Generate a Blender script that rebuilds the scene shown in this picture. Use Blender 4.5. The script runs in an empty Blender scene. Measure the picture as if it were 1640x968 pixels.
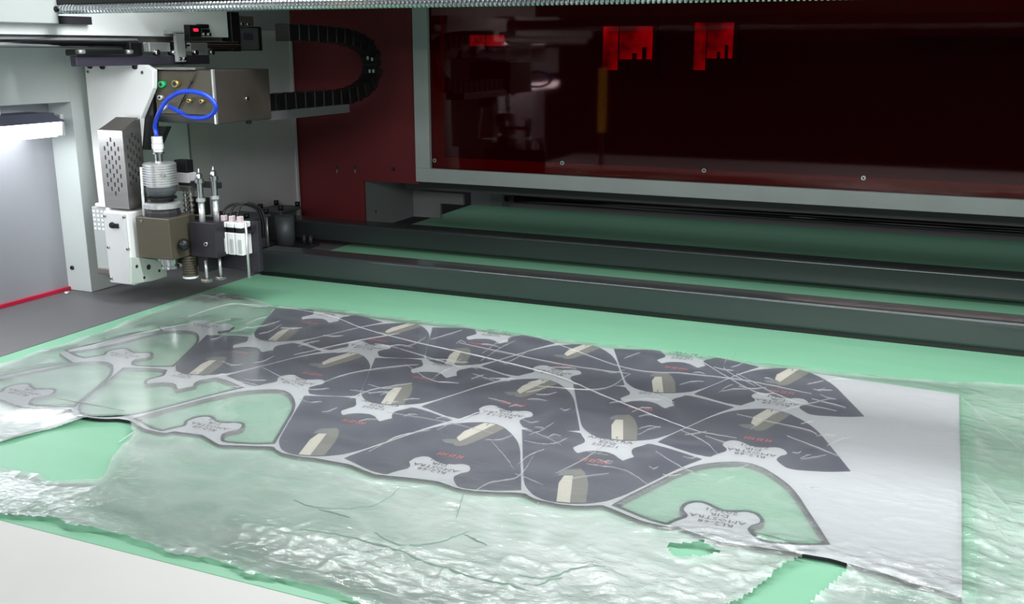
import bpy, bmesh, math, random
import numpy as np
from mathutils import Vector, noise
from mathutils.geometry import tessellate_polygon

random.seed(7)
S = 0.6                     # every dimension below is given in camera heights above the bed; S turns it into metres
C = bpy.context.scene.collection
sc = bpy.context.scene

# ------------------------------------------------------------------ camera, world, lamps, exposure
F_PX = 1590.0
TH = math.atan(407 / F_PX)
AZ = math.radians(23.4518)
cd = bpy.data.cameras.new('camera')
cd.sensor_fit = 'HORIZONTAL'; cd.sensor_width = 36.0; cd.lens = 36.0 * F_PX / 1640.0
cd.clip_start = 0.02; cd.clip_end = 60
cam = bpy.data.objects.new('camera', cd); C.objects.link(cam)
cam.location = (0, 0, 1.0 * S)
cam.rotation_euler = (math.pi / 2 - TH, 0, AZ)
sc.camera = cam
sc.view_settings.view_transform = 'Standard'
try: sc.view_settings.look = 'None'
except Exception: pass
sc.view_settings.gamma = 1.0
sc.view_settings.use_curve_mapping = False
sc.view_settings.exposure = 0.0

w = bpy.data.worlds.new('world'); sc.world = w; w.use_nodes = True
bgn = w.node_tree.nodes['Background']
bgn.inputs[0].default_value = (0.80, 0.84, 0.88, 1); bgn.inputs[1].default_value = 0.22

def area(name, loc, target, sx, sy, power, col=(1, 1, 1)):
    l = bpy.data.lights.new(name, 'AREA'); l.shape = 'RECTANGLE'; l.size = sx * S; l.size_y = sy * S
    l.energy = power; l.color = col
    o = bpy.data.objects.new(name, l); C.objects.link(o)
    o.location = Vector(loc) * S
    d = (Vector(target) - Vector(loc)).normalized()
    o.rotation_euler = d.to_track_quat('-Z', 'Y').to_euler()
    return o
# unseen lights added: low front fill for upright faces, strip evening out the bed
area('front_fill_light', (0.2, -2.4, 2.15), (-0.6, 4.7, 0.5), 3.6, 0.7, 56, (1.0, 0.99, 0.98))
area('bed_fill_strip', (-0.35, 2.72, 1.46), (-0.35, 2.3, 0), 4.4, 0.12, 29, (0.96, 0.99, 1.0))

# ------------------------------------------------------------------ pixel of the 1640x968 photo -> point on a real plane (used to read off traced outlines)
def ray(x, y):
    u = (x - 820) / F_PX; v = (y - 484) / F_PX
    F = math.cos(TH) - v * math.sin(TH); D = math.sin(TH) + v * math.cos(TH)
    return (u * math.cos(AZ) - F * math.sin(AZ), F * math.cos(AZ) + u * math.sin(AZ), -D)
def onZ(x, y, z=0.0):
    r = ray(x, y); t = (z - 1) / r[2]; return (r[0] * t, r[1] * t)
def onY(x, y, Y):
    r = ray(x, y); t = Y / r[1]; return (r[0] * t, 1 + r[2] * t)
def onX(x, y, X):
    r = ray(x, y); t = X / r[0]; return (r[1] * t, 1 + r[2] * t)

# ------------------------------------------------------------------ materials
def lin(c):
    return tuple(((v / 255) / 12.92 if v / 255 <= 0.04045 else ((v / 255 + 0.055) / 1.055) ** 2.4) for v in c) + (1,)
def mat(name, rgb, rough=0.5, metal=0.0, noise_s=0, noise_a=0.06, bump=0, bump_s=200, spec=0.5, stretch=None, coat=0):
    m = bpy.data.materials.new(name); m.use_nodes = True
    nt = m.node_tree; b = nt.nodes['Principled BSDF']
    c = lin(rgb)
    b.inputs['Base Color'].default_value = c
    b.inputs['Roughness'].default_value = rough; b.inputs['Metallic'].default_value = metal
    b.inputs['Specular IOR Level'].default_value = spec
    if coat: b.inputs['Coat Weight'].default_value = coat
    tc = nt.nodes.new('ShaderNodeTexCoord'); mp = nt.nodes.new('ShaderNodeMapping')
    nt.links.new(tc.outputs['Object'], mp.inputs[0])
    if stretch: mp.inputs['Scale'].default_value = stretch
    if noise_s:
        n = nt.nodes.new('ShaderNodeTexNoise'); n.inputs['Scale'].default_value = noise_s; n.inputs['Detail'].default_value = 4
        nt.links.new(mp.outputs[0], n.inputs['Vector'])
        r = nt.nodes.new('ShaderNodeMapRange'); r.inputs[3].default_value = 1 - noise_a; r.inputs[4].default_value = 1 + noise_a
        r.inputs[1].default_value = .3; r.inputs[2].default_value = .7
        nt.links.new(n.outputs[0], r.inputs[0])
        mx = nt.nodes.new('ShaderNodeVectorMath'); mx.operation = 'SCALE'; mx.inputs[0].default_value = c[:3]
        nt.links.new(r.outputs[0], mx.inputs['Scale']); nt.links.new(mx.outputs[0], b.inputs['Base Color'])
    if bump:
        n2 = nt.nodes.new('ShaderNodeTexNoise'); n2.inputs['Scale'].default_value = bump_s; n2.inputs['Detail'].default_value = 3
        nt.links.new(mp.outputs[0], n2.inputs['Vector'])
        bp = nt.nodes.new('ShaderNodeBump'); bp.inputs['Strength'].default_value = bump; bp.inputs['Distance'].default_value = 0.002
        nt.links.new(n2.outputs[0], bp.inputs['Height']); nt.links.new(bp.outputs[0], b.inputs['Normal'])
    return m
M = {}
M['belt'] = mat('green_belt', (124, 180, 148), .42, noise_s=3, noise_a=.04, bump=.06, bump_s=260, stretch=(1, 6, 1))
M['cover'] = mat('white_cover', (202, 201, 197), .55, noise_s=4, noise_a=.02)
M['strip'] = mat('grey_table', (98, 97, 99), .5, noise_s=8, noise_a=.05)
M['wall'] = mat('grey_green_paint', (198, 206, 204), .55, noise_s=5, noise_a=.03)
M['wallw'] = mat('light_grey_paint', (150, 152, 158), .6, noise_s=5, noise_a=.02)
M['wallin'] = mat('inner_grey_paint', (196, 196, 198), .55, noise_s=5, noise_a=.04)
M['red'] = mat('dark_red_paint', (104, 32, 38), .5, noise_s=4, noise_a=.06)
M['redline'] = mat('red_trim_paint', (190, 22, 60), .4)
M['frame'] = mat('frame_grey_paint', (168, 177, 176), .5, noise_s=6, noise_a=.04)
M['beam'] = mat('dark_beam_paint', (60, 66, 67), .26, metal=.4, noise_s=10, noise_a=.06, stretch=(.2, 4, 4), coat=.3)
M['clamp'] = mat('clamp_steel', (92, 96, 100), .45, metal=.3)
M['dark'] = mat('dark_metal', (52, 50, 56), .45, metal=.3)
M['purple'] = mat('anodised_plate', (74, 70, 84), .4, metal=.4)
M['black'] = mat('black_plastic', (18, 18, 20), .4)
M['white'] = mat('white_enamel', (238, 240, 240), .4)
M['whiteg'] = mat('grey_enamel', (178, 184, 182), .45)
M['hole'] = mat('hole_dark', (38, 40, 42), .7)
M['steel'] = mat('brushed_steel', (180, 178, 174), .3, metal=.9, noise_s=6, noise_a=.12, stretch=(1, 1, 8))
M['chrome'] = mat('chrome', (215, 217, 220), .16, metal=1)
M['alu'] = mat('aluminium', (218, 219, 220), .34, metal=.75)
M['olive'] = mat('bronze_block', (94, 89, 76), .42, metal=.35, noise_s=10, noise_a=.04)
M['stain'] = mat('stained_steel', (104, 96, 90), .36, metal=.65, noise_s=7, noise_a=.22)
M['olived'] = mat('bronze_front', (88, 84, 72), .45, metal=.35)
M['blue'] = mat('blue_hose', (28, 72, 220), .25)
M['green'] = mat('green_ring', (30, 190, 110), .4)
M['brass'] = mat('brass', (190, 170, 110), .3, metal=.8)
M['pink'] = mat('pink_connector', (214, 196, 198), .45)
M['redled'] = bpy.data.materials.new('red_led'); M['redled'].use_nodes = True
_b = M['redled'].node_tree.nodes['Principled BSDF']; _b.inputs['Base Color'].default_value = (.9, .02, .04, 1)
_b.inputs['Emission Color'].default_value = (1, .02, .06, 1); _b.inputs['Emission Strength'].default_value = 1.2
M['sheet'] = mat('white_printed_sheet', (198, 200, 203), .45, noise_s=4, noise_a=.02)
M['edge'] = mat('sheet_edge', (24, 28, 32), .6)
M['print'] = mat('slate_print', (44, 51, 76), .38, noise_s=9, noise_a=.06)
M['pborder'] = mat('slate_print_border', (34, 40, 56), .38)
M['cream'] = mat('cream_print', (208, 203, 190), .45)
M['oliv'] = mat('khaki_print', (122, 120, 110), .45)
M['oliv2'] = mat('grey_khaki_print', (112, 116, 116), .45)
M['redp'] = mat('red_print', (205, 72, 72), .45)
M['ink'] = mat('ink', (60, 58, 66), .5)
M['yellow'] = mat('yellow_paint', (220, 170, 30), .5)
M['lamp'] = bpy.data.materials.new('lamp_diffuser'); M['lamp'].use_nodes = True
_b = M['lamp'].node_tree.nodes['Principled BSDF']; _b.inputs['Base Color'].default_value = (1, 1, 1, 1)
_b.inputs['Emission Color'].default_value = (.93, .96, 1, 1); _b.inputs['Emission Strength'].default_value = 9.0
def emis(name, col, st):
    m = bpy.data.materials.new(name); m.use_nodes = True; b = m.node_tree.nodes['Principled BSDF']
    b.inputs['Base Color'].default_value = (.1, .1, .1, 1)
    b.inputs['Emission Color'].default_value = col + (1,); nt = m.node_tree
    n = nt.nodes.new('ShaderNodeTexNoise'); n.inputs['Scale'].default_value = 5; n.inputs['Detail'].default_value = 3
    tc = nt.nodes.new('ShaderNodeTexCoord'); nt.links.new(tc.outputs['Object'], n.inputs['Vector'])
    r = nt.nodes.new('ShaderNodeMapRange'); r.inputs[1].default_value = .35; r.inputs[2].default_value = .65; r.inputs[3].default_value = st * .1; r.inputs[4].default_value = st * 1.5
    nt.links.new(n.outputs[0], r.inputs[0]); nt.links.new(r.outputs[0], b.inputs['Emission Strength'])
    return m

# red acrylic: coloured transmission and a clear mirror-like gloss
def acrylic():
    m = bpy.data.materials.new('red_acrylic'); m.use_nodes = True; nt = m.node_tree; nt.nodes.clear()
    out = nt.nodes.new('ShaderNodeOutputMaterial'); tr = nt.nodes.new('ShaderNodeBsdfTransparent'); tr.inputs[0].default_value = (.72, .004, .06, 1)
    df = nt.nodes.new('ShaderNodeBsdfDiffuse'); df.inputs[0].default_value = (.06, .004, .01, 1)
    gl = nt.nodes.new('ShaderNodeBsdfGlossy'); gl.inputs['Roughness'].default_value = .04; gl.inputs[0].default_value = (.62, .62, .62, 1)
    fr = nt.nodes.new('ShaderNodeFresnel'); fr.inputs[0].default_value = 1.5
    m1 = nt.nodes.new('ShaderNodeMixShader'); m1.inputs[0].default_value = .10
    m2 = nt.nodes.new('ShaderNodeMixShader')
    nt.links.new(tr.outputs[0], m1.inputs[1]); nt.links.new(df.outputs[0], m1.inputs[2])
    nt.links.new(fr.outputs[0], m2.inputs[0]); nt.links.new(m1.outputs[0], m2.inputs[1]); nt.links.new(gl.outputs[0], m2.inputs[2])
    nt.links.new(m2.outputs[0], out.inputs[0]); return m
M['acrylic'] = acrylic()

# thin clear plastic film
def film_mat(name, haze_glare, rough, bstr):
    m = bpy.data.materials.new(name); m.use_nodes = True; nt = m.node_tree; nt.nodes.clear(); L = nt.links.new
    out = nt.nodes.new('ShaderNodeOutputMaterial'); tr = nt.nodes.new('ShaderNodeBsdfTransparent'); tr.inputs[0].default_value = (.99, .99, .99, 1)
    df = nt.nodes.new('ShaderNodeBsdfDiffuse'); df.inputs[0].default_value = (.97, .99, 1, 1)
    gl = nt.nodes.new('ShaderNodeBsdfGlossy'); gl.inputs['Roughness'].default_value = rough
    lw = nt.nodes.new('ShaderNodeFresnel'); lw.inputs[0].default_value = 1.45
    tc = nt.nodes.new('ShaderNodeTexCoord'); mp = nt.nodes.new('ShaderNodeMapping'); mp.inputs['Scale'].default_value = (1, 2.2, 1)
    L(tc.outputs['Object'], mp.inputs[0])
    n = nt.nodes.new('ShaderNodeTexNoise'); n.inputs['Scale'].default_value = 75; n.inputs['Detail'].default_value = 4; n.inputs['Distortion'].default_value = .8
    L(mp.outputs[0], n.inputs['Vector'])
    bp = nt.nodes.new('ShaderNodeBump'); bp.inputs['Distance'].default_value = .0016
    at = nt.nodes.new('ShaderNodeAttribute'); at.attribute_name = 'crinkle'
    mu = nt.nodes.new('ShaderNodeMath'); mu.operation = 'MULTIPLY'; mu.inputs[1].default_value = bstr
    L(at.outputs['Fac'], mu.inputs[0]); L(mu.outputs[0], bp.inputs['Strength'])
    L(n.outputs[0], bp.inputs['Height'])
    for q in (df, gl): L(bp.outputs[0], q.inputs['Normal'])
    L(bp.outputs[0], lw.inputs['Normal'])
    m1 = nt.nodes.new('ShaderNodeMixShader'); m1.inputs[0].default_value = haze_glare or .2
    if haze_glare is None:
        ah = nt.nodes.new('ShaderNodeAttribute'); ah.attribute_name = 'haze_glare'; L(ah.outputs['Fac'], m1.inputs[0])
    m2 = nt.nodes.new('ShaderNodeMixShader'); tl = nt.nodes.new('ShaderNodeBsdfTranslucent'); tl.inputs[0].default_value = (.95, .96, .97, 1)
    m0 = nt.nodes.new('ShaderNodeMixShader'); m0.inputs[0].default_value = .35; L(df.outputs[0], m0.inputs[1]); L(tl.outputs[0], m0.inputs[2])
    L(tr.outputs[0], m1.inputs[1]); L(m0.outputs[0], m1.inputs[2])
    k = nt.nodes.new('ShaderNodeMath'); k.operation = 'MULTIPLY'; k.inputs[1].default_value = 1.35; L(lw.outputs[0], k.inputs[0])
    L(k.outputs[0], m2.inputs[0]); L(m1.outputs[0], m2.inputs[1]); L(gl.outputs[0], m2.inputs[2])
    L(m2.outputs[0], out.inputs[0]); return m
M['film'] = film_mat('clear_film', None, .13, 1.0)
M['crease'] = film_mat('film_fold', .45, .25, .2)
M['creased'] = mat('film_fold_dark', (142, 170, 157), .35)  # darker opaque grey-green for the front folds

# ------------------------------------------------------------------ mesh helpers (all in camera heights)
def box(bm, x0, x1, y0, y1, z0, z1, mi=0):
    vs = [bm.verts.new(p) for p in [(x0, y0, z0), (x1, y0, z0), (x1, y1, z0), (x0, y1, z0), (x0, y0, z1), (x1, y0, z1), (x1, y1, z1), (x0, y1, z1)]]
    for f in [(0, 3, 2, 1), (4, 5, 6, 7), (0, 1, 5, 4), (1, 2, 6, 5), (2, 3, 7, 6), (3, 0, 4, 7)]:
        q = bm.faces.new([vs[i] for i in f]); q.material_index = mi
def prism(bm, pts, ext, mi=0):
    """pts: 3-D polygon, ext: extrusion vector"""
    e = Vector(ext); n = len(pts)
    a = [bm.verts.new(p) for p in pts]; b = [bm.verts.new(Vector(p) + e) for p in pts]
    fs = [bm.faces.new(a), bm.faces.new(b[::-1])]
    for i in range(n): fs.append(bm.faces.new([a[i], b[i], b[(i + 1) % n], a[(i + 1) % n]]))
    for f in fs: f.material_index = mi
def cyl(bm, p0, p1, r, r2=None, seg=20, mi=0, smooth=True):
    p0 = Vector(p0); p1 = Vector(p1); r2 = r if r2 is None else r2
    d = (p1 - p0).normalized(); u = d.orthogonal().normalized(); v = d.cross(u)
    A = [bm.verts.new(p0 + (u * math.cos(2 * math.pi * i / seg) + v * math.sin(2 * math.pi * i / seg)) * r) for i in range(seg)]
    B = [bm.verts.new(p1 + (u * math.cos(2 * math.pi * i / seg) + v * math.sin(2 * math.pi * i / seg)) * r2) for i in range(seg)]
    for i in range(seg):
        f = bm.faces.new([A[i], A[(i + 1) % seg], B[(i + 1) % seg], B[i]]); f.smooth = smooth; f.material_index = mi
    f = bm.faces.new(A[::-1]); f.material_index = mi
    f = bm.faces.new(B); f.material_index = mi
def lathe(bm, c, prof, seg=28, mi=0):
    """prof: (radius, z) list around a vertical axis at c=(x,y)"""
    rings = []
    for r, z in prof:
        rings.append([bm.verts.new((c[0] + r * math.cos(2 * math.pi * i / seg), c[1] + r * math.sin(2 * math.pi * i / seg), z)) for i in range(seg)])
    for a, b in zip(rings, rings[1:]):
        for i in range(seg):
            f = bm.faces.new([a[i], a[(i + 1) % seg], b[(i + 1) % seg], b[i]]); f.material_index = mi
    bm.faces.new(rings[0][::-1]).material_index = mi; bm.faces.new(rings[-1]).material_index = mi
def catmull(pts, n=8):
    pts = [Vector(p) for p in pts]; out = []
    P = [pts[0] * 2 - pts[1]] + pts + [pts[-1] * 2 - pts[-2]]
    for i in range(1, len(P) - 2):
        for k in range(n):
            t = k / n; a, b, c, d = P[i - 1:i + 3]
            out.append(.5 * ((2 * b) + (c - a) * t + (2 * a - 5 * b + 4 * c - d) * t * t + (3 * b - a - 3 * c + d) * t ** 3))
    out.append(pts[-1]); return out
def tube(bm, pts, r, seg=12, mi=0):
    pts = [Vector(p) for p in pts]; rings = []; u = None
    for i, p in enumerate(pts):
        d = (pts[min(i + 1, len(pts) - 1)] - pts[max(i - 1, 0)]).normalized()
        u = d.orthogonal().normalized() if u is None else (u - d * u.dot(d)).normalized()
        v = d.cross(u)
        rings.append([bm.verts.new(p + (u * math.cos(2 * math.pi * k / seg) + v * math.sin(2 * math.pi * k / seg)) * r) for k in range(seg)])
    for a, b in zip(rings, rings[1:]):
        for i in range(seg):
            f = bm.faces.new([a[i], a[(i + 1) % seg], b[(i + 1) % seg], b[i]]); f.smooth = True; f.material_index = mi
    bm.faces.new(rings[0][::-1]).material_index = mi; bm.faces.new(rings[-1]).material_index = mi
def ball(bm, c, r, mi=0):
    g = bmesh.ops.create_uvsphere(bm, u_segments=18, v_segments=12, radius=r)
    for v in g['verts']: v.co += Vector(c)
    for v in g['verts']:
        for f in v.link_faces: f.smooth = True; f.material_index = mi
def fill(bm, outer, holes, z0, z1, mi=0, mside=None, mbot=None):
    """flat slab with holes from 2-D outlines"""
    mside = mi if mside is None else mside; mbot = mside if mbot is None else mbot
    loops = [outer] + list(holes)
    flat = [p for l in loops for p in l]
    tris = tessellate_polygon([[Vector((p[0], p[1], 0)) for p in l] for l in loops])
    T = [bm.verts.new((p[0], p[1], z1)) for p in flat]; B = [bm.verts.new((p[0], p[1], z0)) for p in flat]
    for t in tris:
        a, b, c = [flat[i] for i in t]
        if (b[0] - a[0]) * (c[1] - a[1]) - (b[1] - a[1]) * (c[0] - a[0]) < 0: t = t[::-1]
        try: bm.faces.new([T[i] for i in t]).material_index = mi; bm.faces.new([B[i] for i in t[::-1]]).material_index = mbot
        except ValueError: pass
    k = 0
    for l in loops:
        n = len(l)
        for i in range(n):
            try: bm.faces.new([B[k + i], B[k + (i + 1) % n], T[k + (i + 1) % n], T[k + i]]).material_index = mside
            except ValueError: pass
        k += n
    bmesh.ops.recalc_face_normals(bm, faces=bm.faces[:])

BASE = {}
def thing(name, label, cat, base, group=None):
    o = bpy.data.objects.new(name, None); C.objects.link(o); o.empty_display_size = .02
    o.location = Vector(base) * S; BASE[o] = Vector(base)
    o['label'] = label; o['category'] = cat
    if group: o['group'] = group
    return o
def obj(name, bm, mats, parent=None, base=None, bevel=0.0, label=None, autosmooth=False, recalc=True):
    """link one mesh object; verts come in camera heights and world position"""
    if base is None: base = BASE[parent] if parent is not None else Vector((0, 0, 0))
    base = Vector(base)
    if recalc: bmesh.ops.recalc_face_normals(bm, faces=bm.faces[:])
    for v in bm.verts: v.co = (v.co - base) * S
    me = bpy.data.meshes.new(name); bm.to_mesh(me); bm.free()
    if not isinstance(mats, (list, tuple)): mats = [mats]
    for m in mats: me.materials.append(m)
    o = bpy.data.objects.new(name, me); C.objects.link(o); BASE[o] = base
    if parent is not None:
        o.parent = parent; o.location = (base - BASE[parent]) * S
    else: o.location = base * S
    if bevel:
        b = o.modifiers.new('bevel', 'BEVEL'); b.width = bevel * S; b.segments = 2; b.limit_method = 'ANGLE'; b.angle_limit = math.radians(40)
    if label: o['label'] = label
    return o
def tag(o, label, cat, group=None, kind=None):
    o['label'] = label; o['category'] = cat
    if group: o['group'] = group
    if kind: o['kind'] = kind
    return o
def struct(name, bm, m, bevel=0, parent=None):
    o = obj(name, bm, m, parent, bevel=bevel)
    if parent is None: o['kind'] = 'structure'
    return o
def B(): return bmesh.new()
def one(fn, *a, **k):
    bm = bmesh.new(); fn(bm, *a, **k); return bm
def part_box(name, parent, m, *dims, bevel=0.003, label=None): return obj(name, one(box, *dims), m, parent, bevel=bevel, label=label)
def part_cyl(name, parent, m, p0, p1, r, r2=None, seg=20, label=None, bevel=0): return obj(name, one(cyl, p0, p1, r, r2, seg), m, parent, bevel=bevel, label=label)
def screw(name, parent, p, axis, r=.006, m=None, h=.006):
    """a round screw head with a socket"""
    bm = B(); p = Vector(p); a = Vector(axis)
    cyl(bm, p, p + a * h, r, r * .85, 14, 0); cyl(bm, p + a * h * .9, p + a * h * 1.06, r * .45, None, 6, 1)
    return obj(name, bm, [m or M['chrome'], M['black']], parent)

YW = 4.72      # back wall plane
XA, XB = -3.25, -3.38
# ================================================================== the setting: machine bay
bm = B(); box(bm, XB - .04, XB, .9, YW + .05, -.02, 1.75); struct('wall_left', bm, M['wallw'])
# inner skin of the left side with its opening
bm = B()
box(bm, XB, XA, .9, 3.03, .79, 1.75); box(bm, XB, XA, 3.03, 3.694, 0, 1.75)
o = struct('trim_1', bm, M['wall'], bevel=.002)
bm = B(); a = onX(300, 200, XB)[0]; b_ = onX(330, 200, XB)[0]
box(bm, XB, XB + .012, a, b_, 0, 1.09); struct('trim_2', bm, M['cover'])
bm = B(); box(bm, XB, XB + .006, b_, YW - .004, 0, 1.09); box(bm, XB, XB + .016, YW - .03, YW - .012, 0, 1.09); struct('trim_3', bm, M['wallin'])
bm = B(); box(bm, XB, XB + .014, .9, 3.03, 0.0, .014); struct('baseboard_left', bm, M['redline'])
# grey fixed side table, white front cover
bm = B(); box(bm, XB, -2.835, .9, 4.7, -.05, -.001); struct('floor', bm, M['strip'], bevel=.002)
bm = B(); box(bm, -3.3, 2.2, .25, 1.369, -.05, .004); o = obj('front_cover', bm, M['cover'], base=(-.5, .8, -.05), bevel=.002)
tag(o, 'plain white front cover panel along the near edge of the green bed', 'panel')
# hood above, right end wall (out of frame, closes the bay) and dark workshop behind
bm = B(); box(bm, XB - .04, 2.4, 1.2, YW + .05, 1.62, 1.66); struct('ceiling', bm, M['wallin'])
bm = B(); box(bm, 2.3, 2.4, .9, YW + .05, -.05, 1.7); struct('wall_right', bm, M['wallin'])
bm = B(); box(bm, -7.5, 5, 10.2, 10.3, -1.5, 3.2); struct('wall_back', bm, M['dark'])
bm = B(); box(bm, -7.5, 5, 6.6, 10.3, -1.55, -1.5); struct('floor_outside', bm, M['dark'])
bm = B(); box(bm, -6, 5, -7, .2, -1.55, -1.5); struct('floor_front', bm, M['black'])
bm = B(); box(bm, -9, 7, -6.1, -6, -1.55, 1.9); struct('wall_front', bm, M['black'])
bm = B(); box(bm, -2.6, 2.29, 3.02, 3.05, 1.20, 1.619); struct('light_baffle', bm, M['wallin'])  # unseen baffle added to shade everything behind the near beam

# back wall: red sheet-metal panel, its lower right cut out
xl, xm, xr = XB, onY(583, 320, YW)[0], onY(667, 150, YW)[0]
zb = onY(583, 290, YW)[1]
bm = B()
prism(bm, [(xl, YW, .02), (xm, YW, .02), (xm, YW, zb), (xr, YW, zb), (xr, YW, 1.62), (xl, YW, 1.62)], (0, .02, 0))
o = obj('red_panel', bm, M['red'], base=(xl, YW, .02), bevel=.001)
tag(o, 'dark red sheet metal back panel left of the tinted window', 'panel')
redp = o
for px, py in [(540, 268), (569, 268)]:
    x, z = onY(px, py, YW)
    bm = B(); cyl(bm, (x, YW - .002, z), (x, YW + .004, z), .010, None, 16); box(bm, x - .004, x + .004, YW - .0025, YW + .004, z - .034, z)
    obj('keyhole_slot', bm, M['hole'], redp)
    bm = B(); box(bm, x - .003, x + .003, YW - .0035, YW - .002, z - .032, z - .012)
    obj('bolt', bm, M['chrome'], redp)
x, z = onY(630, 271, YW); screw('bolt', redp, (x, YW, z), (0, -1, 0), .011, M['dark'], .008)
# stepped grey inner wall under the panel
y1 = 5.28; bm = B()
x2 = onY(705, 330, y1)[0]; x3 = onY(742, 315, y1)[0]
box(bm, xm - .02, xm, YW + .02, y1, .0015, zb + .03)
box(bm, xm - .02, x2, y1, y1 + .02, .0015, .16); box(bm, x2, x3, y1, y1 + .02, onY(720, 327, y1)[1], .16)
M['under'] = mat('under_frame_grey', (112, 115, 115), .5)
o = obj('inner_side_plate', bm, M['under'], base=(xm, YW, .0)); tag(o, 'grey stepped side plate below the red panel, behind the far beam', 'plate')
for px, py in [(602, 339), (670, 321)]:
    yy, zz = onX(px, py, xm); bm = B(); cyl(bm, (xm - .004, yy, zz), (xm + .001, yy, zz), .008, None, 12); obj('screw_hole', bm, M['hole'], o)

# grey window frame, tinted acrylic pane, screws
fz0, fz1 = onY(670, 290, YW)[1], onY(668, 268, YW)[1]
fx0 = onY(667, 150, YW)[0]; fx1 = onY(690, 150, YW)[0]
oz = fz1 + .055; ox = fx1 + .06
bm = B()
box(bm, fx0, 2.3, YW - .03, YW + .05, fz0, fz1); box(bm, fx0, fx1, YW - .03, YW + .05, fz1, 1.62)
box(bm, fx1, 2.3, YW + .01, YW + .045, fz1, oz); box(bm, fx1, ox, YW + .01, YW + .045, oz, 1.62)
box(bm, fx1, 2.3, YW + .0, YW + .045, 1.40, 1.62)
win = struct('window_1', bm, M['frame'], bevel=.003)
bm = B(); box(bm, fx1, 2.29, YW - .004, YW + .004, fz1, 1.40)
o = obj('window_pane', bm, M['acrylic'], win); o['label'] = 'dark red tinted acrylic pane'
for px, py in [(697, 257), (901, 261), (1128, 273), (1383, 285)]:
    x, z = onY(px, py, YW - .004); screw('screw', win, (x, YW - .004, z), (0, -1, 0), .012, M['chrome'], .008)
# rollers and cross plate behind the belt end
t = thing('outfeed_roller', 'upper glossy black roller under the window frame', 'roller', (-.2, 5.95, .10), 'outfeed rollers')
obj('roller_tube', one(cyl, (-2.55, 5.95, .125), (2.2, 5.95, .125), .042, None, 24), mat('gloss_black', (20, 14, 18), .12, spec=.8), t)
obj('end_cap', one(cyl, (-2.62, 5.95, .125), (-2.55, 5.95, .125), .032, .04, 20), M['dark'], t)
t2 = thing('outfeed_roller', 'lower slim black roller just above the far belt end', 'roller', (-.2, 5.93, .03), 'outfeed rollers')
obj('roller_tube', one(cyl, (-2.55, 5.93, .042), (2.2, 5.93, .042), .024, None, 24), bpy.data.materials['gloss_black'], t2)
obj('end_cap', one(cyl, (-2.62, 5.93, .042), (-2.55, 5.93, .042), .018, .024, 20), M['dark'], t2)
bm = B(); box(bm, -2.70, -2.62, 5.87, 6.05, -.05, .24); box(bm, -2.9, 2.2, 5.99, 6.05, -.2, .06); box(bm, -2.9, -2.62, 5.99, 6.05, .06, .24)
o = obj('roller_bracket', bm, M['under'], base=(-2.6, 5.95, -.05), bevel=.002); tag(o, 'grey end bracket and cross plate carrying the rollers behind the belt', 'bracket')
bm = B(); box(bm, -2.9, 2.2, 5.10, 5.4, .20, .30); o = obj('cross_member', bm, M['under'], base=(-.2, 5.2, .2)); tag(o, 'dark grey cross member hidden low behind the window frame', 'beam')

# things glimpsed through the tinted pane: lit workshop windows and dark shelves in front
wm = emis('lit_workshop_glass', (.95, .97, 1.0), .42)
for k, (a, b, lab) in enumerate([((965, 112), (1045, 42), 'lit workshop window glowing red at upper middle behind the tinted pane'),
                            ((1110, 112), (1175, 36), 'lit workshop window glowing red right of the other one behind the tinted pane')]):
    x0, z0 = onY(*a, 10.1); x1, z1 = onY(*b, 10.1)
    t = thing('workshop_window', lab, 'window', ((x0 + x1) / 2, 10.2, z0), 'lit windows of the workshop beyond')
    bm = B(); box(bm, x0 - .04, x1 + .04, 10.12, 10.199, z0 - .04, z1 + .04); obj('window_frame', bm, M['dark'], t)
    bm = B(); box(bm, x0, x0 + (x1 - x0) * .30, 10.1, 10.119, z0, z1); box(bm, x0 + (x1 - x0) * .34, x1, 10.1, 10.119, z0 + .25 * (z1 - z0), z1)
    obj('pane', bm, wm, t)
    bm = B()
    for q in range(3): box(bm, x0 + (x1 - x0) * (.42 + .2 * q), x0 + (x1 - x0) * (.50 + .2 * q), 10.08, 10.099, z0, z0 + (.25 + .14 * q) * (z1 - z0))
    obj('mullion', bm, M['dark'], t)
wd = emis('dim_workshop_glass', (.95, .9, .9), .35)
x0, z0 = onY(752, 74, 10.1); x1, z1 = onY(802, 56, 10.1)
bm = B(); box(bm, x0, x1, 10.1, 10.199, z0, z1); o = obj('tube_light', bm, wd, base=(x0, 10.1, z0)); tag(o, 'dim workshop lamp glowing red at the upper left behind the tinted pane', 'lamp')
x0, z0 = onY(1436, 60, 9.9); x1, z1 = onY(1700, 0, 9.9)
bm = B(); box(bm, x0, 3.2, 9.9, 10.199, z0, z1 + .3); o = obj('workshop_duct', bm, M['dark'], base=(x0, 9.9, z0)); tag(o, 'horizontal duct seen dim red at the upper right behind the tinted pane', 'duct')
# yellow post by the operator side, seen only as a reflection in the pane
bm = B(); box(bm, -2.75, -2.69, 1.20, 1.26, .30, .84)
o = obj('yellow_post', bm, M['yellow'], base=(-2.7, 1.2, .3), bevel=.004); tag(o, 'yellow post whose thin reflection stands in the tinted pane', 'post')
bm = B(); box(bm, -2.735, -2.705, 1.215, 1.245, .002, .31); obj('post_stem', bm, M['dark'], o)

# ================================================================== conveyor bed
bm = B(); box(bm, -2.83, 2.2, 1.372, 5.86, -.045, 0)
o = obj('conveyor_belt', bm, M['belt'], base=(-.3, 3.5, -.045), bevel=.004); tag(o, 'wide green conveyor belt forming the cutting bed', 'conveyor belt')

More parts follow.
